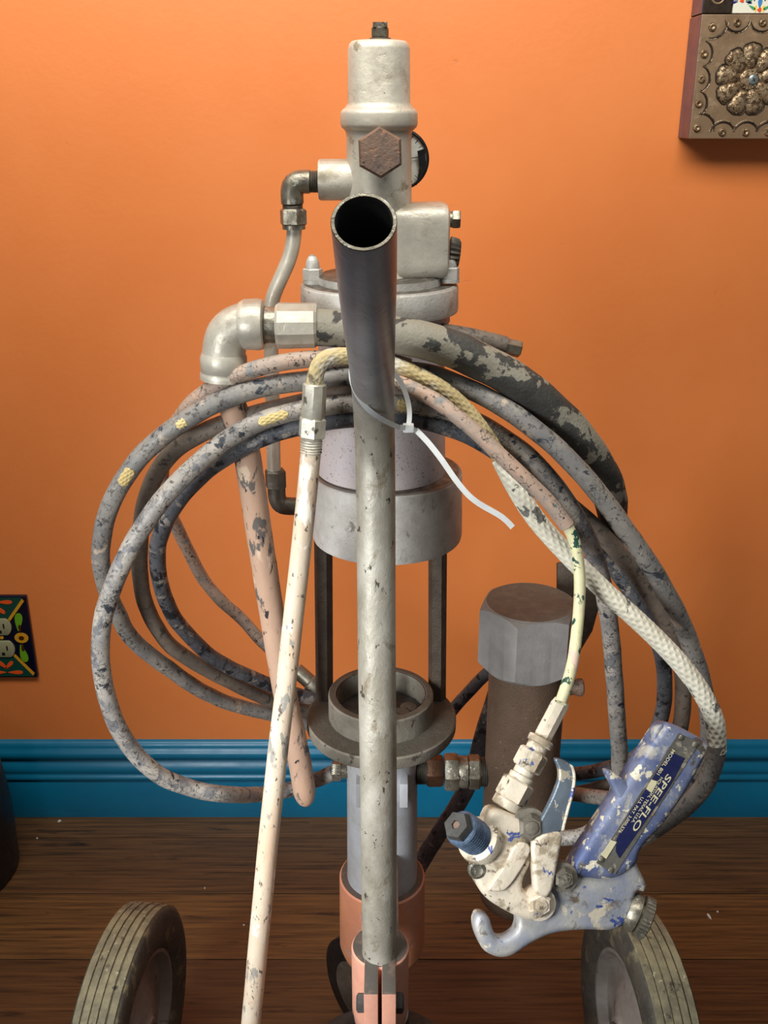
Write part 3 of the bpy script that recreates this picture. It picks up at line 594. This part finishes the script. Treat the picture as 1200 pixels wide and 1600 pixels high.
bare_spot(bpy.data.objects['coiled_hose.001'], HC, (402, 661, .743), .022, .0076, .52, .15)
bare_spot(bpy.data.objects['coiled_hose.001'], HC, (622, 632, .757), .010, .0076, .7, .15)
# braided hose: bare yellow then painted white
def braided(pts, r, mat, parent, amp=.085, nb=9, nn=72, step=.0007):
    c = crom(path(pts), .004); c = crom(c[::2] + [c[-1]], step); kk = nb / r * .55
    def rf(a, s_):
        x = math.sin(nb * a + kk * s_); y = math.sin(nb * a - kk * s_); z_ = math.sin(2 * kk * s_) * .3
        return 1 + amp * max(x, y + z_) * .6
    return obj('braid', MB().tube(c, r, nn, rfun=rf), mat, parent, smooth=80)
J = thing('braided_hose', at(497, 590, .735), 'braided hose, tan at the top and white painted where it runs down to the right', 'hose')
braided([(491, 606, .722), (492, 590, .722), (497, 570, .722), (510, 558, .724), (545, 556, .732), (590, 562, .738), (640, 580, .738), (690, 607, .735), (730, 642, .732), (762, 685, .730), (786, 722, .728)], .0060, M['braid_y'], J)
o = braided([(782, 716, .728), (806, 762, .722), (838, 812, .716), (892, 872, .708), (950, 928, .700), (1012, 984, .692), (1064, 1038, .684), (1100, 1088, .678), (1118, 1130, .675), (1120, 1172, .674)], .0072, M['braid_w'], J)
o['label'] = 'white painted braid'
hose('hose_skin', [(1119, 1160, .674), (1118, 1185, .674), (1104, 1222, .672), (1080, 1252, .670), (1046, 1280, .668), (1020, 1297, .668)], .0076, M['hose_grey'], None, J)
braided([(1024, 1295, .668), (1004, 1308, .668), (985, 1318, .668)], .0070, M['braid_w'], J)
W = thing('whip_hose', at(700, 650, .71), 'thin peach hose turning pale yellow with dark green marks down to the spray gun', 'hose')
hose('hose_skin', [(600, 590, .740), (640, 605, .728), (690, 632, .716), (740, 672, .708), (782, 712, .703), (825, 752, .700), (862, 790, .698), (886, 822, .696)], .0058, M['hose_pink'], None, W)
o = hose('whip_section', [(880, 812, .697), (896, 840, .694), (904, 880, .690), (906, 930, .682), (902, 980, .670), (896, 1030, .655), (886, 1070, .640), (876, 1098, .630)], .0045, M['whip'], None, W, wob=.02)
o['label'] = 'pale yellow section with dark green marks'
# siphon tube
S = hose('siphon_tube', [(349, 585, .765), (362, 630, .768), (384, 700, .772), (409, 860, .785), (443, 1070, .80), (462, 1160, .805), (470, 1200, .808), (476, 1240, .81), (479, 1258, .81)],
     lambda t: .0112 if t < .955 else .0112 * math.sqrt(max(.02, 1 - ((t - .955) / .047) ** 2)), M['siphon'], 'flaking salmon painted tube hanging from the pipe elbow, rounded lower end', n=24, wob=.012, cat='tube')
# front wand
Wd = thing('suction_wand', at(392, 1650, .69), 'chalky cream tube slanting down in front, joined to the braided hose end', 'tube')
def seg(name, pts, wpx, mat, n=24, kind='cyl', parent=Wd):
    a, b = path(pts); r = wpx / F * (a - Vector((0, 0, H))).dot(Vector((0, math.cos(TH), -math.sin(TH)))) / 2; L_ = (b - a).length; mb = MB()
    if kind == 'hex': mb.hexnut(a, b - a, L_, r, .3)
    elif kind == 'thr': mb.threads(a, b - a, L_, r, .0018)
    else: mb.lathe(a, b - a, [(0, r * .88), (.001, r), (L_ - .001, r), (L_, r * .92)], n)
    return obj(name, mb, mat, parent)
seg('ferrule', [(492, 599, .722), (489, 657, .720)], 38, M['whitefit'], n=8)
seg('swivel_nut', [(489, 652, .720), (487, 684, .719)], 44, M['whitefit'], kind='hex')
seg('thread', [(487, 683, .719), (486, 708, .718)], 35, M['whitefit'], kind='thr')
mb = MB().tube(crom(path([(486, 700, .718), (480, 770, .715), (468, 880, .710), (449, 1050, .702), (427, 1240, .695), (408, 1430, .69), (392, 1600, .686), (384, 1700, .684)]), .006), lambda t: .0078 + .0012 * min(1, t * 1.5), 28, rfun=lambda a, s_: 1 + .008 * math.sin(s_ * 60 + a))
obj('wand_tube', mb, M['wand'], Wd, smooth=60)
# hoses behind the pump
hose('rear_hose', [(820, 1000, .95), (765, 1048, .955), (735, 1078, .96), (705, 1112, .965), (660, 1165, .97)], .0068, M['hose_dark'], 'dark hose behind the pump, running from the round plate up to the hex capped canister')
hose('return_hose', [(775, 1085, .96), (757, 1140, .955), (738, 1210, .95), (718, 1252, .945), (690, 1296, .94), (655, 1352, .935), (640, 1385, .93)], .0098, M['hose_dark'], 'dark hose stub with beige specks slanting down behind the fluid cylinder')

# ------------------------------------------------------------------ zip tie
def strap(pts, wd, th, mat, parent, name='strap', nrm=(0, -1, .2)):
    c = crom(pts, .003); vs = []; fs = []; nrm = Vector(nrm)
    for i, p in enumerate(c):
        T = (c[min(i + 1, len(c) - 1)] - c[max(i - 1, 0)]).normalized()
        nn = nrm if not callable(nrm) else nrm(p)
        s_ = T.cross(nn).normalized(); n2 = s_.cross(T)
        for a, b in ((-1, -1), (1, -1), (1, 1), (-1, 1)): vs.append(p + s_ * a * wd / 2 + n2 * b * th / 2)
    m = len(c)
    for i in range(m - 1):
        for k_ in range(4): fs.append((i * 4 + k_, i * 4 + (k_ + 1) % 4, i * 4 + 4 + (k_ + 1) % 4, i * 4 + 4 + k_))
    fs += [(3, 2, 1, 0), tuple((m - 1) * 4 + k_ for k_ in range(4))]
    return obj(name, MB().add(vs, fs), mat, parent, smooth=45)
# ------------------------------------------------------------------ spray gun, in the plane it hangs in
gun = thing('spray_gun', at(900, 1400, .60), 'blue and cream paint spattered airless spray gun hanging from its hose', 'spray gun')
GN = Vector((0.10, -math.cos(R(27)), math.sin(R(27)))).normalized(); GP = at(900, 1300, .605)
def gp_(px, py, off=0.0):
    d = ray(px, py); c = Vector((0, 0, H)); t = (GP + GN * off - c).dot(GN) / d.dot(GN); return c + d * t
def z7(x, y): return (660 + x * .4167, 1080 + y * .4167)
def z5(x, y): return (880 + x * .2, 1100 + y * .2)
GX = 1 / F * 0.74
def gslab(name, poly, th, mat, off=0.0, bev=.002, conv=z7, parent=gun):
    poly3 = [gp_(*conv(*p), off) for p in poly]
    # round the outline with two corner cutting passes
    for _ in range(2):
        q = []
        for i in range(len(poly3)):
            a, b = poly3[i], poly3[(i + 1) % len(poly3)]; q += [a * .78 + b * .22, a * .22 + b * .78]
        poly3 = q
    o0 = gp_(900, 1300, off); U = Vector((1, 0, 0)); U = (U - GN * U.dot(GN)).normalized(); V = GN.cross(U)
    cu = bpy.data.curves.new(name, 'CURVE'); cu.dimensions = '2D'; cu.fill_mode = 'BOTH'; sp = cu.splines.new('POLY'); sp.points.add(len(poly3) - 1)
    for i, p in enumerate(poly3): sp.points[i].co = ((p - o0).dot(U), (p - o0).dot(V), 0, 1)
    sp.use_cyclic_u = True; cu.extrude = th / 2 - bev; cu.bevel_depth = bev; cu.offset = -bev; cu.bevel_resolution = 3
    to = bpy.data.objects.new(name, cu); COL.objects.link(to); bpy.context.view_layer.update(); ev = to.evaluated_get(bpy.context.evaluated_depsgraph_get()); me = ev.to_mesh()
    mb = MB().add([o0 + U * v.co.x + V * v.co.y + GN * v.co.z for v in me.vertices], [tuple(p.vertices) for p in me.polygons])
    ev.to_mesh_clear(); bpy.data.objects.remove(to)
    o = obj(name, mb, mat, parent, smooth=0)
    bm = bmesh.new(); bm.from_mesh(o.data); bmesh.ops.remove_doubles(bm, verts=bm.verts, dist=.00004); bmesh.ops.recalc_face_normals(bm, faces=bm.faces[:]); bm.to_mesh(o.data); bm.free()
    o.data.shade_smooth(); o.data.set_sharp_from_angle(angle=R(50)); return o
# grip
gslab('grip', [(885, 108), (930, 118), (1062, 188), (1050, 225), (975, 365), (880, 500), (800, 580), (790, 640), (700, 700), (530, 680), (545, 640), (620, 520), (710, 385), (800, 240)], .026, M['gunblue'], bev=.0065)
gslab('frame', [(490, 690), (560, 640), (700, 650), (785, 590), (792, 640), (832, 715), (825, 748), (790, 738), (782, 800), (755, 865), (700, 890), (590, 884), (480, 897), (400, 935), (330, 985), (275, 990), (222, 965), (193, 905), (184, 858), (196, 824), (222, 822), (246, 840), (256, 880), (272, 915), (305, 915), (340, 890), (350, 850), (330, 810), (380, 760), (430, 740)], .018, M['gunmix'], off=0.0, bev=.005)
gslab('valve_body', [(245, 425), (330, 450), (385, 480), (375, 540), (410, 570), (405, 610), (350, 720), (420, 770), (440, 830), (400, 850), (330, 825), (250, 780), (212, 745), (188, 700), (180, 640), (200, 600), (235, 560), (215, 490)], .026, M['guncream'], off=.002, bev=.005)
gslab('side_cover', [(352, 556), (402, 572), (402, 612), (318, 745), (262, 752), (240, 742), (300, 660)], .005, M['guncream'], off=.0155, bev=.0015)
gslab('trigger', [(487, 244), (545, 262), (572, 300), (570, 360), (548, 440), (525, 520), (460, 560), (392, 545), (440, 478), (480, 400), (508, 330), (508, 290)], .007, M['trig'], off=.014, bev=.002)
gslab('trigger_edge', [(545, 262), (572, 300), (570, 360), (548, 440), (525, 520), (515, 520), (538, 430), (558, 350), (560, 305)], .009, M['guncream'], off=.0145, bev=.0015)
gslab('trigger_arm', [(398, 545), (528, 510), (505, 620), (478, 770), (415, 765), (408, 660)], .011, M['guncream'], off=.014, bev=.003)
gslab('finger_guard', [(672, 290), (705, 292), (765, 345), (815, 395), (800, 440), (735, 425), (715, 370)], .012, M['gunblue'], off=.006, bev=.003)
gslab('guard_spur', [(860, 130), (905, 115), (880, 180), (855, 190)], .010, M['gunblue'], off=.006, bev=.003)
for x, y, r_, nm in ((437, 795, .0098, 'pivot_bolt'), (527, 697, .0085, 'frame_bolt'), (402, 505, .0105, 'frame_bolt')):
    p = gp_(*z7(x, y), .012); mb = MB(); mb.lathe(p - GN * .008, GN, [(0, r_ * 1.25), (.0095, r_ * 1.25)], 28, ref=(1, 0, 0)); mb.lathe(p, GN, [(0, r_ * .92), (.005, r_ * .92), (.007, r_ * .7)], 6, ref=(1, 0, 0)); mb.lathe(p + GN * .006, GN, [(0, r_ * .5), (.002, r_ * .45), (.003, r_ * .2)], 16, ref=(1, 0, 0))
    obj(nm, mb, M['guncream'] if y > 750 else M['disc'], gun, smooth=30)
p = gp_(*z7(203, 672), .0152); obj('pin', MB().lathe(p, GN, [(-.004, .006), (.0008, .006), (.0012, .0045), (.0004, .003)], 24, ref=(1, 0, 0)), M['fitting'], gun)
# nozzle
a0 = gp_(*z7(225, 565), .006); a1 = gp_(*z7(124, 500), .030); ax = (a1 - a0); L_ = ax.length
obj('nozzle_collar', MB().lathe(a0, ax, [(0, .017), (L_ * .10, .0175), (L_ * .20, .0165), (L_ * .24, .014)], 36), M['guncream'], gun)
obj('nozzle_thread', MB().threads(a0 + ax * .2, ax, L_ * .62, .0128, .0026, 32), M['bluesteel'], gun)
mb = MB().lathe(a0 + ax * .78, ax, [(0, .0108), (L_ * .14, .0108), (L_ * .22, .0098), (L_ * .22, .0035), (L_ * .1, .003)], 6, phase=.4); obj('nozzle_tip', mb, M['dark'], gun)
obj('nozzle_bore', MB().lathe(a0 + ax * .9, ax, [(0, .003), (L_ * .06, .003)], 16), M['rust'], gun)
# hose fittings into the gun
c0 = gp_(876, 1098, -.004); c1 = gp_(784, 1272, .0); ax = c1 - c0; L_ = ax.length
def gseg(name, t0, t1, wpx, mat, kind='cyl', n=24):
    r = wpx * GX / 2 * 1.0; a = c0 + ax * t0; l = L_ * (t1 - t0); mb = MB()
    if kind == 'hex': mb.hexnut(a, ax, l, r, .35)
    else: mb.lathe(a, ax, [(0, r * .86), (l * .12, r), (l * .88, r), (l, r * .88)], n)
    return obj(name, mb, mat, gun)
gseg('whip_ferrule', -.02, .34, 30, M['guncream'], n=8); gseg('collar', .32, .38, 42, M['guncream']); gseg('neck', .37, .46, 34, M['guncream']); gseg('swivel_nut', .44, .60, 48, M['guncream'], 'hex')
gseg('neck', .59, .70, 34, M['guncream']); gseg('collar', .655, .71, 40, M['guncream']); gseg('swivel_nut', .70, .88, 52, M['guncream'], 'hex'); gseg('collar', .87, .95, 48, M['guncream'])
# lock knob at the rear
b0 = gp_(*z7(765, 815), 0); b1 = gp_(*z7(850, 858), .004); ax2 = b1 - b0; l2 = ax2.length
obj('lock_collar', MB().lathe(b0, ax2, [(0, .012), (l2 * .2, .0145), (l2 * .45, .0145), (l2 * .5, .012), (l2 * .6, .012)], 32), M['fitting'], gun)
obj('lock_knob', MB().lathe(b0 + ax2 * .55, ax2, [(0, .0135), (l2 * .05, .0158), (l2 * .40, .0158), (l2 * .45, .014), (l2 * .46, .010)], 64, rfun=lambda i, t: 1.0 if i % 2 else .95), M['fitting'], gun)
# label plate with its print
def quad(name, pts, off, mat, th=.0006, parent=gun, conv=z5):
    return obj(name, MB().slab([gp_(*conv(*p), off) for p in pts], GN, th), mat, parent, smooth=0)
TOP = .0132
plate = quad('label_plate', [(900, 228), (1066, 300), (405, 1330), (258, 1240)], TOP, M['labelm'], .0008)
quad('label_print', [(838, 372), (950, 425), (835, 640), (440, 1205), (410, 1150), (415, 1062), (510, 860), (650, 660), (735, 520)], TOP + .0006, M['navy'], .0003, plate)
quad('label_box', [(690, 590), (735, 605), (690, 695), (648, 664)], TOP + .0009, M['ink'], .0003, plate)
quad('label_box', [(372, 1062), (418, 1078), (335, 1210), (295, 1180)], TOP + .0009, M['ink'], .0003, plate)
for x, y in ((922, 262), (1028, 318), (300, 1215), (372, 1300)):
    p = gp_(*z5(x, y), TOP + .0004); obj('rivet', MB().lathe(p, GN, [(0, .0022), (.0006, .002), (.0012, .001)], 14, ref=(1, 0, 0)), M['fitting'], plate)
def text(s_, o5, size, parent, mat, ox=1.0, shear=0.0, name='lettering', off=TOP + .001):
    """lettering laid on the label; o5 = baseline start, size = cap height, both in label drawing units"""
    cu = bpy.data.curves.new(name, 'FONT'); cu.body = s_; cu.size = 1.0; cu.resolution_u = 3
    if hasattr(cu, 'offset'): cu.offset = .012
    to = bpy.data.objects.new(name, cu); COL.objects.link(to); bpy.context.view_layer.update()
    me = to.evaluated_get(bpy.context.evaluated_depsgraph_get()).to_mesh()
    vs = [v.co.copy() for v in me.vertices]; fs = [tuple(p.vertices) for p in me.polygons]
    to.evaluated_get(bpy.context.evaluated_depsgraph_get()).to_mesh_clear(); bpy.data.objects.remove(to)
    d = Vector((-.547, .837)); up = Vector((.837, .547)); k_ = size / .7; out = []
    for v in vs:
        q = Vector(o5) + d * (v.x * ox + v.y * shear) * k_ + up * v.y * k_
        out.append(gp_(*z5(*q), off))
    mb = MB(); m = len(out); mb.add([p for p in out] + [p - GN * .0003 for p in out], fs + [tuple(reversed([i + m for i in f])) for f in fs])
    return obj(name, mb, mat, parent, smooth=0)
text('MODEL 801', (856, 350), 27, plate, M['ink'], 1.22)
text('SPEE-FLO', (818, 540), 46, plate, M['ink'], 1.95, .2)
text('HOUSTON, TEXAS, U.S.A.', (764, 566), 23, plate, M['ink'], 1.15)
text('U.S. PAT. 3,000,576', (612, 722), 23, plate, M['ink'], 1.25)

# zip tie round the handle
Z = thing('cable_tie', at(590, 640, .70), 'milky white nylon cable tie looped around the grey handle tube', 'cable tie')
lp = [(552, 560, .668), (548, 585, .666), (553, 606, .660), (566, 630, .660), (585, 648, .664), (606, 660, .674), (624, 668, .690)]
strap(path(lp), .0036, .0012, M['tie'], Z, nrm=(0, -1, .3))
strap(path([(650, 672, .705), (668, 690, .700), (690, 718, .692), (712, 750, .685), (736, 778, .68), (764, 796, .678), (786, 808, .676), (801, 824, .674)]), .0042, .0012, M['tie'], Z, 'tail')
strap(path([(624, 668, .690), (638, 668, .699), (652, 674, .705)]), .0036, .0012, M['tie'], Z)
strap(path([(552, 560, .668), (575, 556, .69), (600, 566, .70), (628, 600, .705), (640, 640, .705), (638, 668, .699)]), .0036, .0012, M['tie'], Z)
obj('tie_head', MB().box(tuple(at(638, 668, .699) - Vector((.004, .004, .003))), tuple(at(638, 668, .699) + Vector((.004, .002, .003)))), M['tie'], Z, bevel=.0008)

# ------------------------------------------------------------------ embossed tin frame on the wall
fx = .360; FYF = 1.255; z0 = 1.005; z1 = 1.137; SZ = z1 - z0
frame = thing('tin_frame', (fx, WY, z0), 'embossed bronze tin frame with painted ceramic tile, on the wall at top right', 'wall frame')
blk = obj('corner_block', MB().box((fx, FYF, z0), (fx + SZ, WY, z1)), M['tin'], frame, smooth=0, bevel=.0008)
obj('block_side', MB().box((fx - .0006, FYF + .001, z0 + .001), (fx + .0002, WY, z1 - .001)), M['tinside'], frame, smooth=0)
def FP(u_, v_, off=0.0): return Vector((fx + u_ * SZ, FYF - off, z1 - v_ * SZ))   # u right, v down on the block face
cu_, cv_ = .47, .515
for k in range(9):
    a = 2 * math.pi * (k + .25) / 9; d = Vector((math.cos(a), 0, math.sin(a))); s_ = Vector((-math.sin(a), 0, math.cos(a))); c = FP(cu_, cv_)
    vs = []; fs = []; nu, nv = 16, 12
    def outl(t): return .0125 * math.sin(math.pi * min(1, t * .62 + .06)) ** .9 * (1 if t < .8 else math.sqrt(max(0, 1 - ((t - .8) / .2) ** 2)))
    for i in range(nu + 1):
        t = i / nu; hw = max(outl(t), .0003)
        for j in range(nv + 1):
            q = j / nv * 2 - 1; h = .0042 * (1 - q * q) ** .5 * min(1, t * 5) * min(1, (1 - t) * 6 + .05) + .0009 * math.sin(t * 30 + 3 * math.sin(q * 9)) * (1 - q * q)
            vs.append(c + d * (.010 + t * .0285) + s_ * hw * .82 * q + Vector((0, -max(h, 0) - .0002, 0)))
    for i in range(nu):
        for j in range(nv): fs.append((i * (nv + 1) + j, i * (nv + 1) + j + 1, (i + 1) * (nv + 1) + j + 1, (i + 1) * (nv + 1) + j))
    obj('petal', MB().add(vs, fs), M['tinlite'], blk, smooth=70)
    rim = [c + d * (.010 + t * .0295) + s_ * (outl(t) * .82 + .0008) * sg + Vector((0, -.0003, 0)) for sg, ts in ((1, [x / 14 for x in range(3, 15)]), (-1, [x / 14 for x in range(14, 2, -1)])) for t in ts]
    obj('petal_outline', MB().tube(rim, .0008, 6), M['tindark'], blk)
c = FP(cu_, cv_); mb = MB().lathe(c, (0, -1, 0), [(0, .0115), (.002, .011), (.0032, .008), (.0036, .002)], 40); obj('flower_boss', mb, M['tinlite'], blk)
mb = MB()
for rr, nn in ((.0095, 18), (.006, 12)):
    for k in range(nn):
        a = 2 * math.pi * k / nn; mb.lathe(c + Vector((math.cos(a) * rr, -.002, math.sin(a) * rr)), (0, -1, 0), [(0, .0011), (.0012, .0008), (.0016, .0002)], 7)
sp = obj('bead_stippling', mb, M['tinlite'], blk); sp['kind'] = 'stuff'
p = c + Vector((.004, -.0036, .0)); scw = obj('screw', MB().lathe(p, (0, -1, 0), [(0, .0055), (.0012, .0052), (.0018, .004), (.0018, .0001)], 28), M['screw'], blk)
for a in (.6, .6 + math.pi / 2):
    d = Vector((math.cos(a), 0, math.sin(a))) * .0024; obj('slot', MB().tube([p + d + Vector((0, -.0019, 0)), p - d + Vector((0, -.0019, 0))], .0006, 6), M['black'], scw)
def boss(u_, v_):
    c = FP(u_, v_); mb = MB().lathe(c, (0, -1, 0), [(0, .0048), (.0012, .0042), (.0026, .0034), (.0028, .0028), (.0016, .0020), (.0010, .0003)], 24); obj('stud', mb, M['tinlite'], blk)
def arc(u_, v_, r_, a0, a1):
    pts = [FP(u_ + r_ * math.cos(R(a)), v_ - r_ * math.sin(R(a)), .0) for a in [a0 + (a1 - a0) * i / 16 for i in range(17)]]
    obj('scallop', MB().tube(pts, lambda t: .0004 + .0009 * math.sin(math.pi * min(.98, max(.02, t))), 8), M['tindark'], blk)
    p2 = [FP(u_ + (r_ + .012) * math.cos(R(a)), v_ - (r_ + .012) * math.sin(R(a)), .0) for a in [a0 + (a1 - a0) * i / 16 for i in range(17)]]
    obj('scallop_ridge', MB().tube(p2, .0006, 8), M['tinlite'], blk)
boss(.10, .10); arc(.10, .06, .125, -100, 0)
for u_ in (.31, .53, .75, .95): boss(u_, .065); arc(u_, .03, .105, -172, -8)
for v_ in (.31, .51, .71): boss(.055, v_); arc(.02, v_, .105, -62, 72)
boss(.06, .91); arc(.09, .92, .125, -8, 100)
for u_ in (.29, .50, .70, .92): boss(u_, .945); arc(u_, .965, .105, 12, 168)
# upper part of the frame: tin strip and glazed tile
up = obj('frame_strip', MB().box((fx + .001, FYF + .004, z1 + .0012), (fx + .034, WY, z1 + .20)), M['tindark'], frame, smooth=0, bevel=.001)
obj('strip_side', MB().box((fx + .0002, FYF + .005, z1 + .0015), (fx + .0012, WY, z1 + .199)), M['tinside'], frame, smooth=0)
pts = [Vector((fx + .018 + .009 * math.cos(a) * (1 - a * .05), FYF + .004, z1 + .018 + .009 * math.sin(a) * (1 - a * .05))) for a in [i * .25 for i in range(40)]]
obj('scroll', MB().tube(pts, .0012, 8), M['tin'], up)
TX = fx + .036; TY = FYF + .006
tile = obj('ceramic_tile', MB().box((TX, TY, z1 + .0015), (TX + .10, TY + .01, z1 + .10)), M['g_white'], frame, smooth=0, bevel=.0008)
def deco(parent, X, Z, Yf, pts, mat, name='glaze_motif', th=.0006):
    obj(name, MB().slab([Vector((X + a, Yf - th / 2, Z + b)) for a, b in pts], (0, -1, 0), th), mat, parent, smooth=0)
def drop(cx, cz, L_, W_, ang, n=20):
    out = []
    for i in range(n):
        t = 2 * math.pi * i / n; x = L_ / 2 * math.cos(t); y = W_ / 2 * math.sin(t) * (0.62 + .38 * math.cos(t)) ** 1.0
        out.append((cx + x * math.cos(ang) - y * math.sin(ang), cz + x * math.sin(ang) + y * math.cos(ang)))
    return out
X, Z = TX, z1 + .0015
for s0 in (1, -1):
    cx = .030
    def mx(v): return cx + s0 * v
    for k in range(9):
        a = R(-10 + k * 25) if s0 < 0 else R(190 - k * 25)
        deco(tile, X, Z, TY, drop(mx(-.021) + .008 * math.cos(a), .0125 + .007 * math.sin(a), .0075, .0034, a), M['g_cobalt'])
    deco(tile, X, Z, TY, drop(mx(-.021), .0125, .005, .005, 0), M['g_orange'])
    deco(tile, X, Z, TY, drop(mx(-.010), .016, .016, .007, R(60 if s0 > 0 else 120)), M['g_leaf'])
    deco(tile, X, Z, TY, drop(mx(-.0085), .006, .009, .004, R(-30 if s0 > 0 else 210)), M['g_leaf'])
    deco(tile, X, Z, TY, drop(mx(-.0045), .0045, .007, .004, R(90)), M['g_bright'])
    deco(tile, X, Z, TY, drop(mx(-.006), .018, .012, .006, R(80)), M['g_cobalt'])
deco(tile, X, Z, TY, drop(.030, .010, .010, .007, R(90)), M['g_blue']); deco(tile, X, Z, TY, drop(.030, .020, .014, .009, R(90)), M['g_blue']); deco(tile, X, Z, TY, drop(.030, .0035, .005, .007, 0), M['g_orange'])

# ------------------------------------------------------------------ outlet with painted ceramic cover at the left edge
pr_ = at(52, 990, WY).x; zc = (at(43, 928, WY).z + at(61, 1055, WY).z) / 2; hh = (at(43, 928, WY).z - at(61, 1055, WY).z) / 2; hw = .0445
oc = Vector((pr_ - hw, WY, zc))
out = thing('outlet', tuple(oc), 'wall outlet with dark hand painted ceramic cover plate at the left edge', 'outlet')
plt = obj('cover_plate', MB().box((oc.x - hw, WY - .007, zc - hh), (oc.x + hw, WY, zc + hh)), M['g_navy'], out, smooth=0, bevel=.002)
YF = WY - .007
def tri(pts, mat): deco(plt, oc.x, zc, YF, pts, mat, 'glaze_field', .0004)
for s_ in (1, -1):
    tri([(-hw * .9, s_ * hh * .96), (hw * .86, s_ * hh * .96), (hw * .34, s_ * hh * .42), (-hw * .34, s_ * hh * .42)], M['g_green'])
    for sx in (1, -1):
        deco(plt, oc.x, zc, YF - .0004, [(sx * hw * .30, s_ * hh * .45), (sx * hw * .36, s_ * hh * .40), (sx * hw * .92, s_ * hh * .88), (sx * hw * .86, s_ * hh * .94)], M['g_yellow'])
        deco(plt, oc.x, zc, YF - .0006, drop(sx * hw * .64, s_ * hh * .38, hh * .44, hw * .36, R(90 if s_ > 0 else -90) - sx * s_ * .15), M['g_lime'])
        deco(plt, oc.x, zc, YF - .0012, drop(sx * hw * .66, s_ * hh * .22, hh * .2, hw * .14, R(90 if s_ > 0 else -90)), M['g_brown'])
        deco(plt, oc.x, zc, YF - .0004, drop(sx * hw * .28, s_ * hh * .86, hw * .5, hw * .2, R(0 if sx > 0 else 180)), M['g_orange'])
        deco(plt, oc.x, zc, YF - .0004, drop(sx * hw * .10, s_ * hh * .68, hw * .4, hw * .2, R(-45 * s_ if sx > 0 else 180 + 45 * s_)), M['g_orange'])
for sx in (1, -1):
    deco(plt, oc.x, zc, YF - .0006, [(sx * hw * .66 + hw * .23 * math.cos(a), hw * .19 * math.sin(a)) for a in [i * .314 for i in range(20)]], M['g_yellow'])
    deco(plt, oc.x, zc, YF - .0012, [(sx * hw * .66 + hw * .09 * math.cos(a), hw * .075 * math.sin(a)) for a in [i * .314 for i in range(20)]], M['g_brown'])
for s_ in (1, -1):
    cz = zc + s_ * hh * .27; pts = []
    for i in range(32):
        a = 2 * math.pi * i / 32; x = .0172 * math.cos(a); z = .0172 * math.sin(a); pts.append(Vector((oc.x + x, YF - .001, cz + max(-.0135, min(.0135, z)))))
    so = obj('socket', MB().slab(pts, (0, -1, 0), .003, .0006), M['g_cream'], out)
    for dx, dz, sx, sz in ((-.0065, .002, .001, .0042), (.0065, .002, .001, .0036), (0, -.0075, .0022, .0022)):
        obj('slot', MB().box((oc.x + dx - sx, YF - .0031, cz + dz - sz), (oc.x + dx + sx, YF - .002, cz + dz + sz)), M['black'], so, smooth=0)
obj('centre_screw', MB().lathe(Vector((oc.x, YF, zc)), (0, -1, 0), [(0, .003), (.001, .0026), (.0013, .0002)], 16), M['g_yellow'], out)

# ------------------------------------------------------------------ dark rounded thing at the left edge and chips on the floor
bp = Vector((at(20, 1330, 1.16).x - .105, 1.16, 0))
bag = thing('black_bin', tuple(bp), 'black rounded bin cut off by the left edge, against the blue baseboard', 'bin')
obj('bin_body', MB().lathe(bp, (0, 0, 1), [(0, .098), (.004, .104), (.10, .106), (.19, .098), (.195, .094), (.19, .090), (.01, .09)], 48), M['black'], bag)
obj('bin_rim', MB().lathe(bp + Vector((0, 0, .185)), (0, 0, 1), [(0, .098), (.004, .101), (.010, .101), (.012, .097), (.010, .090), (0, .088)], 48), M['black'], bag)
def chip(px, py, sz, asp, label):
    d = ray(px, py); t = H / -d.z; p = Vector((d.x * t, d.y * t, 0)); a0 = random.random() * 3; vs = []; k_ = 7
    for zz, q in ((0.0001, 1), (.0012, .8)):
        for i in range(k_):
            a = 2 * math.pi * i / k_; r_ = sz * (0.8 + .4 * random.random()) * q
            x, y = r_ * math.cos(a), r_ * asp * math.sin(a); vs.append(p + Vector((x * math.cos(a0) - y * math.sin(a0), x * math.sin(a0) + y * math.cos(a0), zz)))
    o = obj('paint_chip', MB().add(vs, [tuple(reversed(range(k_))), tuple(range(k_, 2 * k_))] + [(i, (i + 1) % k_, k_ + (i + 1) % k_, k_ + i) for i in range(k_)]), M['whiteface'], None, smooth=0)
    tag(o, label, 'paint chip', 'paint chips on the floor')
chip(93, 1283, .0033, .9, 'white paint chip on floor below the blue baseboard at far left')
chip(58, 1310, .0014, .9, 'tiny pale speck on floor near the black bin')
chip(381, 1446, .0018, .9, 'tiny white speck on floor just left of the slanting cream tube')
chip(1108, 1432, .0055, .3, 'long white paint sliver on floor right of the spray gun')
chip(1121, 1425, .0016, .9, 'tiny white crumb on floor right of the long white sliver')
chip(1046, 1473, .0018, .9, 'small white crumb on floor beside the right wheel')
chip(320, 1388, .0016, .5, 'faint pale fleck on floor above the left wheel')
